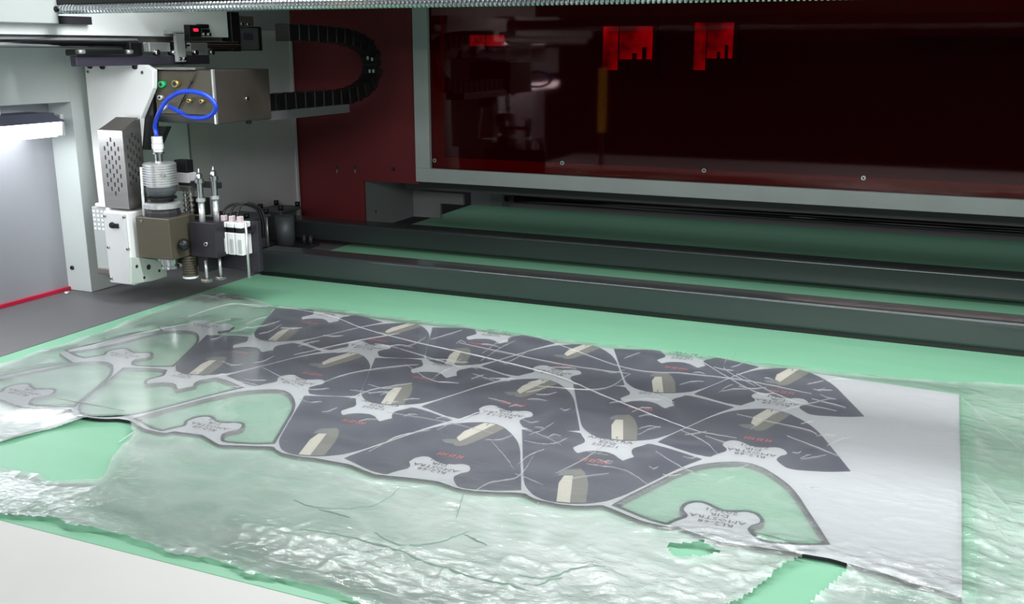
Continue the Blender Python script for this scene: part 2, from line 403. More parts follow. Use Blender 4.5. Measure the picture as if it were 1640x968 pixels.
# LED work lamp in the left opening
t = thing('work_lamp', 'bright white LED bar lamp in the opening of the left side wall', 'lamp', (-3.25, 2.5, .68))
zt, zbm = .752, .668; yl = 2.91
sect = [(-3.36, .755), (-3.22, .755), (-3.165, .727), (-3.165, .722), (-3.36, .722)]
bm = B(); prism(bm, [(x, 1.1, z) for x, z in sect], (0, yl - 1.1, 0)); obj('lamp_housing', bm, mat('lamp_purple_grey', (96, 96, 118), .4, metal=.4), t, bevel=.002)
sect = [(-3.35, .722), (-3.168, .722), (-3.172, .690), (-3.20, .664), (-3.35, .664)]
bm = B(); prism(bm, [(x, 1.1, z) for x, z in sect], (0, yl - .01 - 1.1, 0)); obj('diffuser', bm, M['lamp'], t, bevel=.003)
bm = B(); box(bm, -3.36, -3.175, yl - .01, yl + .006, .668, .75); obj('end_cap', bm, M['alu'], t, bevel=.003)
yy, zz = onX(2, 178, -3.3)
bm = B(); box(bm, -3.375, -3.28, yy - .05, yy - .02, .75, .786); obj('mount', bm, M['white'], t, bevel=.002)
# little bolts
p = onZ(107, 470, .001); o = obj('table_bolt', one(cyl, (p[0], p[1], -.001), (p[0], p[1], .008), .012, .010, 14), M['alu'], base=(p[0], p[1], 0)); tag(o, 'small bright bolt on the grey side table by the left column', 'bolt')
yy = 3.03; x, z = onY(116, 429, yy); o = screw('column_screw', None, (x, yy, z), (0, -1, 0), .010, M['dark'], .006); tag(o, 'dark screw low on the pale front face of the left column', 'screw')

# ================================================================== the two cross beams and their end clamps
def beam(y0, y1, z0, z1, x0, label):
    t = thing('cross_beam', label, 'beam', (x0, (y0 + y1) / 2, z0), 'dark steel cross beams')
    bm = B(); box(bm, x0, 2.28, y0, y1, z0, z1); o = obj('tube', bm, M['beam'], t, bevel=.012); o.modifiers['bevel'].segments = 7; o.modifiers['bevel'].harden_normals = True
    for p_ in o.data.polygons: p_.use_smooth = True
    bm = B(); box(bm, x0 - .006, x0 + .001, y0 + .006, y1 - .006, z0 + .006, z1 - .006); obj('end_cap', bm, M['dark'], t, bevel=.002)
    return t
nb = beam(3.575, 3.70, .018, .118, -2.80, 'near dark steel cross beam lying over the green belt')
bm = B(); box(bm, -2.80, 2.28, 3.585, 3.69, .0015, .018); obj('seal_strip', bm, M['black'], nb)
fb = beam(4.30, 4.43, .022, .122, -3.21, 'far dark steel cross beam, behind the near one')
def clamp(label, x0, x1, y0, y1, z1, studs):
    t = thing('beam_clamp', label, 'clamp', ((x0 + x1) / 2, (y0 + y1) / 2, 0), 'bolted beam end clamps')
    part_box('top_plate', t, M['clamp'], x0, x1, y0, y1, z1 - .016, z1)
    part_box('block', t, M['clamp'], x0 + .02, x1 - .025, y0 + .02, y1 - .015, 0, z1 - .016)
    for x, y in studs:
        part_cyl('stud', t, M['alu'], (x, y, 0.0), (x, y, z1 - .016), .0075)
        part_cyl('bolt_head', t, M['black'], (x, y, z1), (x, y, z1 + .024), .0135, None, 12)
    return t
clamp('bolted grey clamp holding the left end of the far beam', -3.335, -3.175, 4.27, 4.45, .17, [(-3.325, 4.29), (-3.325, 4.43), (-3.19, 4.285), (-3.19, 4.435)])
clamp('bolted grey clamp with vertical studs nearest the valve block', -3.33, -3.13, 3.93, 4.12, .182, [(-3.145, 3.945), (-3.145, 4.10), (-3.31, 3.945)])
t = thing('support_pillar', 'rounded dark grey pillar between the two beam clamps', 'pillar', (-3.09, 4.19, 0))
bm = B(); cyl(bm, (-3.10, 4.19, 0), (-3.10, 4.19, .16), .05, None, 28); obj('column', bm, M['clamp'], t)
bm = B(); cyl(bm, (-3.02, 4.24, 0), (-3.02, 4.24, .06), .012, None, 14); cyl(bm, (-2.98, 4.24, 0), (-2.98, 4.24, .06), .012, None, 14); obj('pin', bm, M['dark'], t)
bm = B(); box(bm, -3.16, -2.95, 3.80, 4.28, .0, .012); obj('foot_plate', bm, M['dark'], t, bevel=.002)

# ================================================================== corrugated conduit along the top
A0 = onY(80, 16, 2.7); A1 = onY(1300, -7, 2.7)
cy = 2.7; cz = (A0[1] + A1[1]) / 2 - .0; r0 = .0155
t = thing('corrugated_conduit', 'ribbed grey flexible conduit running across the top of the picture', 'conduit', (-2.9, cy, cz))
bm = B(); xs = -2.95; pitch = .0145; prof = []
n = int((1.4 - xs) / pitch); seg = 14; rings = []
for i in range(n):
    for dx, rr in ((0, .0125), (.0028, .0125), (.0045, .018), (.011, .018)):
        x = xs + i * pitch + dx; fz = cz + .004 + (A1[1] - A0[1]) * .0 
        rings.append([bm.verts.new((x + .004 * math.sin(2 * math.pi * k / seg), cy + rr * math.cos(2 * math.pi * k / seg), fz + rr * math.sin(2 * math.pi * k / seg))) for k in range(seg)])
for ia, (a, b) in enumerate(zip(rings, rings[1:])):
    for i in range(seg): bm.faces.new([a[i], a[(i + 1) % seg], b[(i + 1) % seg], b[i]]).material_index = 1 if ia % 4 == 0 else 0
bm.faces.new(rings[0]); bm.faces.new(rings[-1][::-1])
obj('ribbed_tube', bm, [M['chrome'], M['black']], t)
bm = B(); box(bm, xs - .03, 1.4, cy - .012, cy + .03, cz + .02, cz + .06); obj('carrier_rail', bm, M['black'], t)
bm = B(); cyl(bm, (xs - .03, cy, cz + .004), (xs + .002, cy, cz + .004), .019, None, 18); obj('end_fitting', bm, M['dark'], t)

# ================================================================== gantry above the left side
XG = -2.95
t = thing('gantry_beam', 'pale aluminium gantry beam at the top left above the cutting head', 'gantry', (XG, 2.8, .98))
yend = onX(365, 40, XG)[0]
part_box('beam_body', t, M['white'], XG - .14, XG, 1.0, yend, 1.045, 1.20, bevel=.003)
bm = B(); cyl(bm, (XG - .004, 1.0, 1.022), (XG - .004, 3.10, 1.022), .018, None, 24); obj('guide_rod', bm, M['chrome'], t)
bm = B(); box(bm, XG - .10, XG - .02, 1.0, yend - .02, 1.0, 1.045); obj('rail', bm, M['steel'], t, bevel=.002)
bm = B(); box(bm, XG - .01, XG + .012, 3.30, yend + .05, .998, 1.028); box(bm, XG - .01, XG + .02, 3.30, yend + .06, 1.006, 1.016); obj('rail_end', bm, M['chrome'], t, bevel=.002)
# cross box and bracket near the left end
y0, z0 = onX(95, 38, XG + .05)
part_box('end_box', t, M['whiteg'], XG - .1, XG + .05, 1.0, y0, z0, 1.22, bevel=.003)
y1_, z1_ = onX(148, 38, XG + .03)
bm = B(); box(bm, XG, XG + .03, y0 + .005, y1_, z0, z0 + .028); obj('bracket', bm, M['dark'], t, bevel=.002)
yy, zz = onX(97, 15, XG + .05); screw('bolt', t, (XG + .05, yy - .02, zz), (1, 0, 0), .011, M['black'])
# drive motor at the end
t = thing('drive_motor', 'black square drive motor at the right end of the gantry beam', 'motor', (XG - .05, yend + .1, 1.0))
ym0 = onX(375, 50, XG)[0]; ym1 = onX(415, 50, XG)[0]
part_box('mount_plate', t, M['black'], XG - .12, XG + .01, yend + .012, ym0 + .03, .985, 1.155)
part_box('motor_body', t, mat('motor_grey', (84, 84, 86), .45), XG - .12, XG, ym0 + .032, ym1, .992, 1.09, bevel=.010)
part_box('rear_cover', t, M['black'], XG - .12, XG - .008, ym1 + .001, ym1 + .03, .988, 1.095, bevel=.004)
part_box('nameplate', t, M['purple'], XG, XG + .002, ym0 + .06, ym1 - .05, 1.035, 1.065, bevel=0)
bm = B(); yy, zz = onX(392, 30, XG); box(bm, XG - .08, XG + .004, ym0 + .04, ym1 - .04, 1.096, 1.14); obj('connector', bm, M['steel'], t, bevel=.003)
for px in (387, 397):
    yy, zz = onX(px, 38, XG + .004); screw('bolt', t, (XG + .004, yy, 1.104), (1, 0, 0), .008)
# carriage plate under the beam
t = thing('carriage_plate', 'dark carriage plate with bolts and sensor bracket hanging under the gantry beam', 'carriage', (XG, 3.1, .93))
yp0 = onX(122, 95, XG + .02)[0]; yp1 = onX(336, 95, XG + .02)[0]
part_box('plate', t, M['purple'], XG - .01, XG + .02, yp0, yp1, .934, .971)
part_box('wiper', t, M['black'], XG - .02, XG + .035, yp0 - .012, onX(222, 84, XG + .035)[0], .972, .995, bevel=.006)
for px in (130, 207): 
    yy, zz = onX(px, 83, XG + .035); part_cyl('pin', t, M['alu'], (XG + .034, yy - .015, zz), (XG + .034, yy + .015, zz), .0075)
part_box('seal_block', t, M['black'], XG - .01, XG + .03, onX(208, 72, XG + .03)[0], onX(228, 72, XG + .03)[0], .972, 1.022, bevel=.004)
for a, b in ((232, 266), (298, 326)):
    part_box('slider_block', t, M['alu'], XG - .01, XG + .022, onX(a, 72, XG)[0], onX(b, 72, XG)[0], .985, 1.022, bevel=.003)
part_box('spacer', t, M['black'], XG - .01, XG + .018, onX(270, 72, XG)[0], onX(282, 72, XG)[0], .972, 1.025, bevel=.003)
for px in (250, 277, 312, 338):
    yy, zz = onX(px, 84, XG + .02); screw('bolt', t, (XG + .012, yy, zz), (1, 0, 0), .0125, M['chrome'], .02)
bm = B(); ya, yb = onX(281, 70, XG + .04)[0], onX(295, 70, XG + .04)[0]
box(bm, XG + .03, XG + .045, ya, yb, .945, 1.062); box(bm, XG - .0, XG + .045, ya - .02, yb, 1.055, 1.066); obj('sensor_bracket', bm, M['whiteg'], t, bevel=.002)
for px in (288, 295):
    yy, zz = onX(px, 94, XG + .045); screw('bolt', t, (XG + .045, yy, zz), (1, 0, 0), .008)
t = thing('optical_sensor', 'small black optical sensor with a red light on the gantry beam', 'sensor', (XG, 3.5, 1.05))
ya, za = onX(304, 59, XG + .03); yb, zb2 = onX(322, 40, XG + .03); yc = onX(338, 50, XG + .03)[0]
part_box('sensor_body', t, M['black'], XG + .001, XG + .03, ya, yb, za, zb2)
part_box('arm', t, M['chrome'], XG + .001, XG + .026, yb + .001, yc, za + .004, zb2 - .014)
part_box('clip', t, M['black'], XG + .001, XG + .02, yb + .001, yc + .004, zb2 - .013, zb2 + .004)
yy, zz = onX(313, 48, XG + .03); obj('indicator_light', one(box, XG + .03, XG + .033, yy - .012, yy + .014, zz - .006, zz + .006), M['redled'], t)
for px in (327, 335):
    yy, zz = onX(px, 55, XG + .026); screw('bolt', t, (XG + .026, yy, zz), (1, 0, 0), .009)

# cable chain and its tray
t = thing('cable_tray', 'flat grey cable tray running back from the steel box', 'tray', (-2.62, 3.8, .70))
part_box('tray', t, mat('tray_grey', (128, 126, 132), .4, metal=.4), -2.74, -2.62, 3.44, 4.10, .703, .742)
t = thing('cable_chain', 'black looped cable drag chain in front of the red panel', 'cable chain', (-2.68, 3.9, .77))
path = [(3.50, .775), (3.8, .775), (4.05, .773), (4.2, .785), (4.32, .82), (4.38, .875), (4.39, .93), (4.35, .99), (4.26, 1.03), (4.1, 1.055), (3.8, 1.065), (3.66, 1.065)]
cp = catmull([(0, a, b) for a, b in path], 10)
# resample evenly
L = [0]
for a, b in zip(cp, cp[1:]): L.append(L[-1] + (b - a).length)
N = int(L[-1] / .036); bm = B(); hi = B()
for k in range(N):
    s = (k + .5) * L[-1] / N; i = max(j for j in range(len(L)) if L[j] <= s); i = min(i, len(cp) - 2)
    d = (cp[i + 1] - cp[i]).normalized(); c = cp[i] + d * (s - L[i]); nrm = Vector((0, -d.z, d.y))
    h = .036 if k % 2 else .033; hl = .0182
    pts = [(-2.70, *(c - d * hl - nrm * h).yz), (-2.70, *(c + d * hl - nrm * h).yz), (-2.70, *(c + d * hl + nrm * h).yz), (-2.70, *(c - d * hl + nrm * h).yz)]
    prism(bm, pts, (.075 if k % 2 else .069, 0, 0))
obj('links', bm, M['black'], t, bevel=.002)
for (px, py) in [(589, 93), (596, 95), (592, 114), (598, 114)]:
    yy, zz = onX(px, py, -2.624); obj('glint_mark', one(box, -2.626, -2.622, yy - .006, yy + .006, zz - .008, zz + .008), M['whiteg'], t)  # pale chips paint small highlights onto the chain

# ================================================================== cutting head
t = thing('mounting_plate', 'white angular steel mounting plate carrying the cutting head', 'plate', (-2.98, 3.09, .3))
Yp = 3.08
pl = [onY(*p, Yp) for p in [(135, 103), (232, 104), (245, 112), (245, 141), (225, 190), (213, 345), (160, 345), (148, 240)]]
bm = B(); prism(bm, [(x, Yp, z) for x, z in pl], (0, .025, 0)); obj('plate', bm, M['white'], t, bevel=.003)
for px, py in [(145, 106), (165, 107), (217, 107)]:
    x, z = onY(px, py, Yp); screw('bolt', t, (x, Yp, z), (0, -1, 0), .011, M['black'], .010)
for px, py in [(141, 115), (228, 116)]:
    x, z = onY(px, py, Yp); screw('set_screw', t, (x, Yp, z), (0, -1, 0), .007, M['steel'], .003)
# black bracket right of the plate, under the steel box
bm = B(); pl = [onY(*p, Yp + .03) for p in [(246, 150), (247, 203), (268, 203), (252, 240), (226, 240), (224, 190)]]
prism(bm, [(x, Yp + .026, z) for x, z in pl], (0, .03, 0)); obj('bracket', bm, M['black'], t, bevel=.002, label='black angled bracket')
# lower bracket carrying cylinders and valves
part_box('tool_carrier', t, M['dark'], -2.93, -2.47, 3.16, 3.185, .13, .335)

t = thing('steel_box', 'stained stainless steel control box with round connectors on its bronze front', 'control box', (-2.74, 3.28, .7))
X1 = -2.60; ybf = 3.12; z0, z1 = onX(340, 200, X1)[1], onX(335, 113, X1)[1]
ybb = onX(431, 115, X1)[0]; xb0 = onY(247, 115, ybf)[0]
part_box('box_body', t, M['stain'], xb0, X1, ybf + .004, ybb, z0 + .0, z1, bevel=.004)
part_box('skirt', t, M['black'], xb0, X1 - .004, ybf - .004, ybf + .003, z0 + .002, z0 + .034, bevel=.001)
part_box('front_plate', t, M['olived'], xb0, X1 - .004, ybf - .004, ybf + .003, z0 + .035, z1 - .004, bevel=.001)
part_box('top_lip', t, M['steel'], xb0, onY(316, 112, ybf)[0], ybf - .012, ybf + .05, z1 + .001, z1 + .010, bevel=.002)
part_box('corner_trim', t, M['alu'], X1 - .006, X1 + .003, ybf - .006, ybf + .006, z0, z1 + .004, bevel=.001)
for px, py, m, r in [(264, 135, M['green'], .013), (286, 134, M['brass'], .015), (262, 156, M['alu'], .010), (308, 161, M['brass'], .008), (328, 162, M['brass'], .008)]:
    x, z = onY(px, py, ybf); bm = B(); cyl(bm, (x, ybf - .004, z), (x, ybf - .024, z), r, r * .92, 18, 0); cyl(bm, (x, ybf - .0235, z), (x, ybf - .0255, z), r * .55, None, 14, 1)
    obj('connector', bm, [m, M['dark']], t)
x, z = onY(270, 170, ybf); bm = B(); cyl(bm, (x, ybf - .004, z), (x + .005, ybf - .04, z - .003), .010, .010, 16); obj('hose_fitting', bm, M['alu'], t)
bm = B(); c0 = onY(317, 116, ybf); c1 = onY(289, 175, ybf); cyl(bm, (c0[0], ybf - .012, c0[1]), (c1[0], ybf - .012, c1[1]), .0025, None, 8)
for f in (.25, .75):
    q = [c0[k] + (c1[k] - c0[k]) * f for k in (0, 1)]; ball(bm, (q[0], ybf - .012, q[1]), .006)
obj('cable', bm, M['black'], t, label='thin black cable across the front plate')
yy, zz = onX(395, 158, X1); screw('bolt', t, (X1, yy, zz), (1, 0, 0), .010, M['chrome'], .006)
yy, zz = onX(408, 196, X1 + .0); bm = B(); cyl(bm, (X1 - .03, yy, z0 - .014), (X1 - .03, yy, z0), .012, None, 14); obj('foot', bm, M['black'], t)

# blue air hose
sx, sy = -2.812, 3.02
hz = [(252, 217, 2.99), (251, 200, 2.99), (255, 180, 2.99), (268, 160, 2.985), (288, 148, 2.98), (310, 147, 2.985), (332, 154, 2.995), (345, 168, 3.0), (341, 182, 3.01), (325, 189, 3.015), (303, 187, 3.025), (285, 178, 3.04), (271, 171, 3.06)]
pts = []
for a, b, y in hz: x, z = onY(a, b, y); pts.append((x, y, z))
pts[0] = (sx, sy, onY(257, 218, sy)[1]); pts[1] = (sx - .002, sy - .002, onY(257, 201, sy)[1])
bm = B(); tube(bm, catmull(pts, 8), .0082, 14)
o = obj('air_hose', bm, M['blue'], base=pts[0]); tag(o, 'bright blue air hose looping from the steel box to the spindle', 'hose')

# perforated cover
Yc = 2.95
t = thing('perforated_cover', 'tall brushed steel cover with rows of ventilation slots and slanted top', 'cover', (-2.98, 2.98, .39))
cx0, cx1 = onY(163, 270, Yc)[0] - .002, onY(201, 270, Yc)[0]
ct, cb = onY(195, 210, Yc)[1], .386
ybk, ztop = onX(224, 190, cx1)
bm = B()
sh = .0
prism(bm, [(cx0, Yc, cb), (cx0, Yc, ct), (cx0, ybk, ztop), (cx0, ybk, cb)], (cx1 - cx0, 0, 0))
for row in range(14):
    for col in range(5):
        dx = abs(col - 2); 
        if (row + col) % 2 or row < dx or row > 13 - dx: continue
        x = cx0 + (cx1 - cx0) * (.22 + .14 * col); z = ct - .035 - row * .0175
        box(bm, x - .003, x + .003, Yc - .0008, Yc + .0004, z - .0085, z + .0085, 1)
        y = Yc + (ybk - Yc) * (.20 + .15 * col)
        if row < 11: box(bm, cx1 - .0004, cx1 + .0008, y - .004, y + .004, z - .002 + .02 * col / 4, z + .015 + .02 * col / 4, 1)
obj('cover_shell', bm, [M['steel'], M['hole']], t, bevel=.0)
bm = B(); e = .004
prism(bm, [(cx0 + .006, Yc + .004, ct + .001), (cx1 - .006, Yc + .004, ct + .001), (cx1 - .006, ybk - .004, ztop + .001), (cx0 + .006, ybk - .004, ztop + .001)], (0, 0, .0025)); obj('slanted_lid', bm, mat('lid_dark', (84, 82, 78), .5), t, label='dark slanted lid')

# white head housing
t = thing('head_housing', 'white enamel drive housing with a black socket and corner screws', 'housing', (-2.97, 2.97, .08))
Yh = 2.93; hx0, hx1 = -3.035, -2.912; hz0, hz1 = .083, .375
part_box('housing_body', t, M['white'], hx0, hx1, Yh, 3.075, hz0, hz1, bevel=.005)
part_box('cover_plate', t, mat('plate_grey_white', (206, 208, 208), .42), hx0 + .005, hx1 - .008, Yh - .006, Yh - .0005, hz0 + .004, hz1 - .004, bevel=.002)
for px, py in [(168, 346), (199, 348), (174, 396), (205, 399), (179, 446), (210, 450)]:
    x, z = onY(px, py, Yh - .006); screw('screw', t, (x, Yh - .006, z), (0, -1, 0), .006, M['steel'], .006)
x, z = onY(183, 361, Yh - .006)
bm = B(); cyl(bm, (x - .008, Yh - .006, z), (x - .008, Yh - .016, z), .013, .011, 18); box(bm, x, x + .024, Yh - .013, Yh - .006, z - .010, z + .008); obj('power_socket', bm, M['black'], t, bevel=.001)
part_box('vent_box', t, M['whiteg'], -3.17, hx0 - .022, 3.0, 3.075, .095, .375, bevel=.004, label='grey side box with square vent holes')
bm = B()
for i in range(4):
    for j in range(5):
        x = -3.158 + i * .0215; z = .358 - j * .018; box(bm, x - .006, x + .006, 2.9985, 3.0005, z - .005, z + .004)
obj('vent_hole', bm, M['white'], t)
part_box('side_cover', t, M['white'], hx0 - .024, hx0 - .0, 2.965, 3.075, .088, .385, bevel=.005)
part_box('top_cap', t, M['white'], -3.14, hx0 + .03, 2.99, 3.07, .376, .392, bevel=.005)
bm = B(); box(bm, -3.16, -3.075, 2.985, 3.0, .098, .122); cyl(bm, (-3.075, 2.992, .108), (-3.045, 2.985, .104), .008, None, 12); obj('cable_gland', bm, M['steel'], t, bevel=.003)
yy = 3.02
bm = B()
pl = [onX(*p, -2.905) for p in [(207, 455), (240, 450), (264, 443), (264, 428), (246, 415), (207, 412)]]
prism(bm, [(-2.905, y, z) for y, z in pl], (.012, 0, 0)); obj('side_plate', bm, mat('pale_green_grey', (190, 200, 192), .45), t, bevel=.002)
for px, py, r in [(219, 427, .007), (231, 445, .006), (238, 428, .011), (255, 434, .006)]:
    y, z = onX(px, py, -2.893); bm = B(); cyl(bm, (-2.8935, y, z), (-2.892, y, z), r, None, 16); obj('hole', bm, M['hole'], t)

# tool block and spindle
t = thing('tool_block', 'bronze coloured tool block with a black ball knob', 'tool block', (-2.81, 3.0, .2))
tx0, tx1, ty0, ty1, tz0, tz1 = -2.893, -2.725, 2.95, 3.10, .196, .360
part_box('block', t, M['olive'], tx0, tx1, ty0, ty1, tz0, tz1, bevel=.004)
yy, zz = onX(294, 392, tx1 + .02); bm = B(); cyl(bm, (tx1, yy, zz), (tx1 + .014, yy, zz), .010, None, 14); ball(bm, (tx1 + .022, yy, zz), .0235); obj('ball_knob', bm, M['black'], t, label='glossy black ball knob')
x, z = onY(227, 352, ty0); screw('screw', t, (x, ty0, z - .004), (0, -1, 0), .006)
sx, sy = -2.812, 3.02
bm = B(); lathe(bm, (sx + .01, sy), [(.028, .142), (.036, .146), (.036, .158), (.031, .160), (.031, .166), (.037, .168), (.037, .196)]); obj('lower_collar', bm, M['chrome'], t, bevel=0)
t = thing('spindle', 'silver ribbed pneumatic spindle with dark rings standing on the tool block', 'spindle', (sx, sy, .36))
def zat(py): return onY(257, py, sy)[1]
def rr(wpx): return wpx / 2 / F_PX * math.hypot(sx, sy) * 1.0
bm = B(); prof = [(rr(44), zat(298))]
zt_, zb_ = zat(261), zat(296); nr = 9
for i in range(nr):
    za = zb_ + (zt_ - zb_) * i / nr; zb3 = zb_ + (zt_ - zb_) * (i + .7) / nr
    prof += [(rr(44), za), (rr(49), za + .001), (rr(49), zb3), (rr(44), zb3 + .001)]
prof += [(rr(46), zt_), (rr(36), zt_ + .003)]
lathe(bm, (sx, sy), prof); obj('ribbed_body', bm, M['alu'], t)
bm = B(); lathe(bm, (sx, sy), [(rr(36), zat(313)), (rr(42), zat(309)), (rr(46), zat(304)), (rr(47), zat(298.3))]); obj('dark_collar', bm, M['clamp'], t)
bm = B(); lathe(bm, (sx, sy), [(rr(34), zat(322)), (rr(34), zat(318)), (rr(44), zat(317.5)), (rr(44), zat(315)), (rr(36), zat(313.3))]); obj('neck', bm, M['black'], t)
bm = B(); lathe(bm, (sx, sy), [(rr(48), zat(333)), (rr(54), zat(331.5)), (rr(54), zat(325)), (rr(48), zat(323)), (rr(34), zat(322.2))]); obj('lock_ring', bm, M['alu'], t)
bm = B(); lathe(bm, (sx, sy), [(rr(52), .3605), (rr(52), zat(338)), (rr(48), zat(333.4))], seg=12); obj('base_ring', bm, M['dark'], t)
bm = B(); lathe(bm, (sx, sy), [(rr(12), zt_ + .003), (rr(12), zat(247)), (rr(18), zat(246.5)), (rr(18), zat(244))]); obj('inlet_stem', bm, M['chrome'], t)
fx, fy = onY(252, 230, 2.99)[0], 2.99
bm = B()
for a, b, wd_ in ((243.5, 239, 14), (238.8, 230.5, 17), (230, 219, 16)): cyl(bm, (sx, sy, zat(a)), (sx, sy, zat(b)), rr(wd_), rr(wd_), 8, smooth=False)
obj('hose_coupling', bm, M['white'], t)
bm = B(); x, z = onY(262, 281, 2.96); cyl(bm, (x, sy - rr(48), z), (x + .001, sy - rr(48) - .006, z), .010, None, 8); obj('grease_plug', bm, M['steel'], t)
bm = B(); x, z = onY(226, 268, 2.97); x2_, z2_ = onY(231, 346, 2.97); cyl(bm, (x2_, 2.97, .3605), (x, 2.97, z), .0055, None, 12); o = obj('guide_pin', bm, M['white'], base=(x, 2.97, .36)); tag(o, 'thin white upright rod left of the ribbed spindle', 'rod')
# small sensor hardware behind spindle
t = thing('sensor_stack', 'small black and grey sensor stack behind the ribbed spindle', 'sensor', (-2.76, 3.13, .36))
def yb_box(name, m, x0p, y0p, x1p, y1p, Y, d, bev=.002):
    a = onY(x0p, y1p, Y); b = onY(x1p, y0p, Y); part_box(name, t, m, a[0], b[0], Y, Y + d, a[1], b[1], bevel=bev)
yb_box('sensor_head', M['black'], 280, 257, 298, 277, 3.13, .04)
yb_box('sensor_base', M['wallin'], 279, 278, 301, 292, 3.12, .05)
yb_box('arm', M['dark'], 286, 293, 350, 298, 3.13, .02)
yb_box('sensor_clamp', M['steel'], 281, 299, 303, 306, 3.11, .05)
yb_box('lower_block', M['black'], 303, 318, 328, 343, 3.17, .03)
for px in (296, 305):
    bm = B(); x, z = onY(px, 306.5, 3.12)
    prof = [(.006, onY(px, 343, 3.12)[1])]
    for k in range(4):
        zc = onY(px, 336 - k * 8, 3.12)[1]; prof += [(.006, zc - .008), (.011, zc - .006), (.011, zc + .003), (.006, zc + .005)]
    prof += [(.006, z)]
    lathe(bm, (x, 3.12), prof, 12); obj('spring_pin', bm, M['steel'], t)

# twin pneumatic cylinders
def cylinder(px_top, py_top, px_mid, px_bot, Y, label, dy):
    x, ztip = onY(px_top, py_top, Y); xm_ = onY(px_mid, 300 + dy, Y)[0]; xb = onY(px_bot, 400, Y)[0]
    xx = (x + xb) / 2
    def z_(py): return onY(px_mid, py + dy, Y)[1]
    t = thing('air_cylinder', label, 'pneumatic cylinder', (xx, Y, z_(445)), 'pair of slim pneumatic cylinders')
    obj('tip', one(cyl, (xx, Y, z_(281)), (xx, Y, ztip), .0045, None, 10), M['steel'], t)
    bm = B(); lathe(bm, (xx, Y), [(.009, z_(283.6)), (.0125, z_(281.5)), (.011, z_(277)), (.006, z_(275))], 10); obj('lock_nut', bm, M['chrome'], t)
    bm = B(); lathe(bm, (xx, Y), [(.012, z_(315)), (.012, z_(292)), (.0175, z_(291)), (.0175, z_(284))], 20); obj('barrel', bm, M['chrome'], t)
    bm = B(); lathe(bm, (xx, Y), [(.0175, z_(321)), (.0185, z_(320)), (.0185, z_(316)), (.013, z_(315.2))], 8); obj('hex_nut', bm, M['alu'], t)
    obj('lower_tube', one(cyl, (xx, Y, z_(362)), (xx, Y, z_(321.5)), .012, None, 16), M['alu'], t)
    obj('push_rod', one(cyl, (xx, Y, z_(443)), (xx, Y, z_(414)), .006, None, 12), M['alu'], t)
    bm = B(); box(bm, xx - .022, xx + .018, Y - .012, Y + .012, z_(448), z_(443.5)); box(bm, xx - .006, xx + .012, Y - .018, Y - .012, z_(448), z_(444)); obj('clamp_foot', bm, M['steel'], t, bevel=.002)
    return xx
c1x = cylinder(315.6, 270, 318, 330, 3.06, 'slim chrome air cylinder with lock nut, the one nearer the spindle', 2)
c2x = cylinder(339, 266, 341, 352, 3.10, 'slim chrome air cylinder with lock nut, the one nearer the white valves', -2)
t = thing('cylinder_block', 'dark steel guide block below the two slim air cylinders', 'block', (-2.65, 3.09, .13))
a = onY(310, 437, 3.05); b = onY(345, 358, 3.05)
part_box('guide_block', t, M['dark'], a[0] - .0, b[0], 3.045, 3.158, onY(330, 412, 3.05)[1], b[1], bevel=.003)
part_box('lower_plate', t, M['dark'], a[0], a[0] + .05, 3.08, 3.158, a[1], onY(330, 412.5, 3.05)[1], bevel=.003)
x, z = onY(331, 391, 3.045); screw('bolt', t, (x, 3.045, z), (0, -1, 0), .010, M['chrome'], .008)
# bronze roller below
t = thing('press_roller', 'ribbed bronze roller with a white bottom ring below the tool block', 'roller', (-2.745, 3.07, .1))
x, _ = onY(303, 413, 3.07); zt2, zb4 = .194, onY(303, 441, 3.07)[1]
bm = B(); prof = []
for i in range(8):
    za = zb4 + (zt2 - zb4) * i / 8; prof += [(.027, za), (.030, za + .002), (.030, za + .008), (.027, za + .010)]
lathe(bm, (x, 3.07), prof, 24); obj('ribbed_drum', bm, M['olived'], t)
bm = B(); lathe(bm, (x, 3.07), [(.028, zb4 - .010), (.031, zb4 - .008), (.031, zb4 - .001)], 24); obj('bottom_ring', bm, M['white'], t)

# three white solenoid valves
proto = None
names = ['leftmost of the three white solenoid valves beside the air cylinders', 'middle one of the three white solenoid valves', 'rightmost of the three white solenoid valves, next to the upright rod']
for k in range(3):
    Yv = 3.10 + k * .0; x0 = -2.612 + k * .039; x1 = x0 + .034; zv0, zv1 = .205, .335
    t = thing('solenoid_valve', names[k], 'valve', (x0 + .017, 3.12, zv0), 'white solenoid valves')
    part_box('valve_body', t, M['white'], x0, x1, Yv, 3.158, zv0, .293, bevel=.003)
    part_box('coil', t, M['black'], x0 + .001, x1 - .001, Yv + .004, 3.158, .2935, .313, bevel=.002)
    part_box('coil_cap', t, M['white'], x0, x1, Yv, 3.158, .3135, zv1, bevel=.003)
    part_box('connector', t, M['pink'], x0 + .006, x1 - .01, Yv + .008, Yv + .03, zv1, zv1 + .024, bevel=.002)
    part_box('port', t, M['whiteg'], x0 + .016, x1 - .004, Yv - .006, Yv, zv0 + .01, .27, bevel=.002)
bm = B()
for q in range(3):
    x0 = -2.598 + q * .034; x1 = -2.505 + q * .012
    tube(bm, catmull([(x0, 3.115, .355), (x0 + .006, 3.13, .385 + q * .004), ((x0 + x1) / 2, 3.15, .402 + q * .004), (x1, 3.20, .38), (x1 + .012, 3.21, .33), (x1 + .012, 3.21, .26)], 6), .0048, 8)
o = obj('air_tubing', bm, M['black'], base=(-2.55, 3.13, .34)); tag(o, 'black air tubes arching out of the white valves', 'tubing')
x, z = onY(398, 437, 3.12); xt, zt3 = onY(394, 357, 3.12)
bm = B(); cyl(bm, ((x + xt) / 2, 3.12, .112), ((x + xt) / 2, 3.12, zt3), .0055, None, 10)
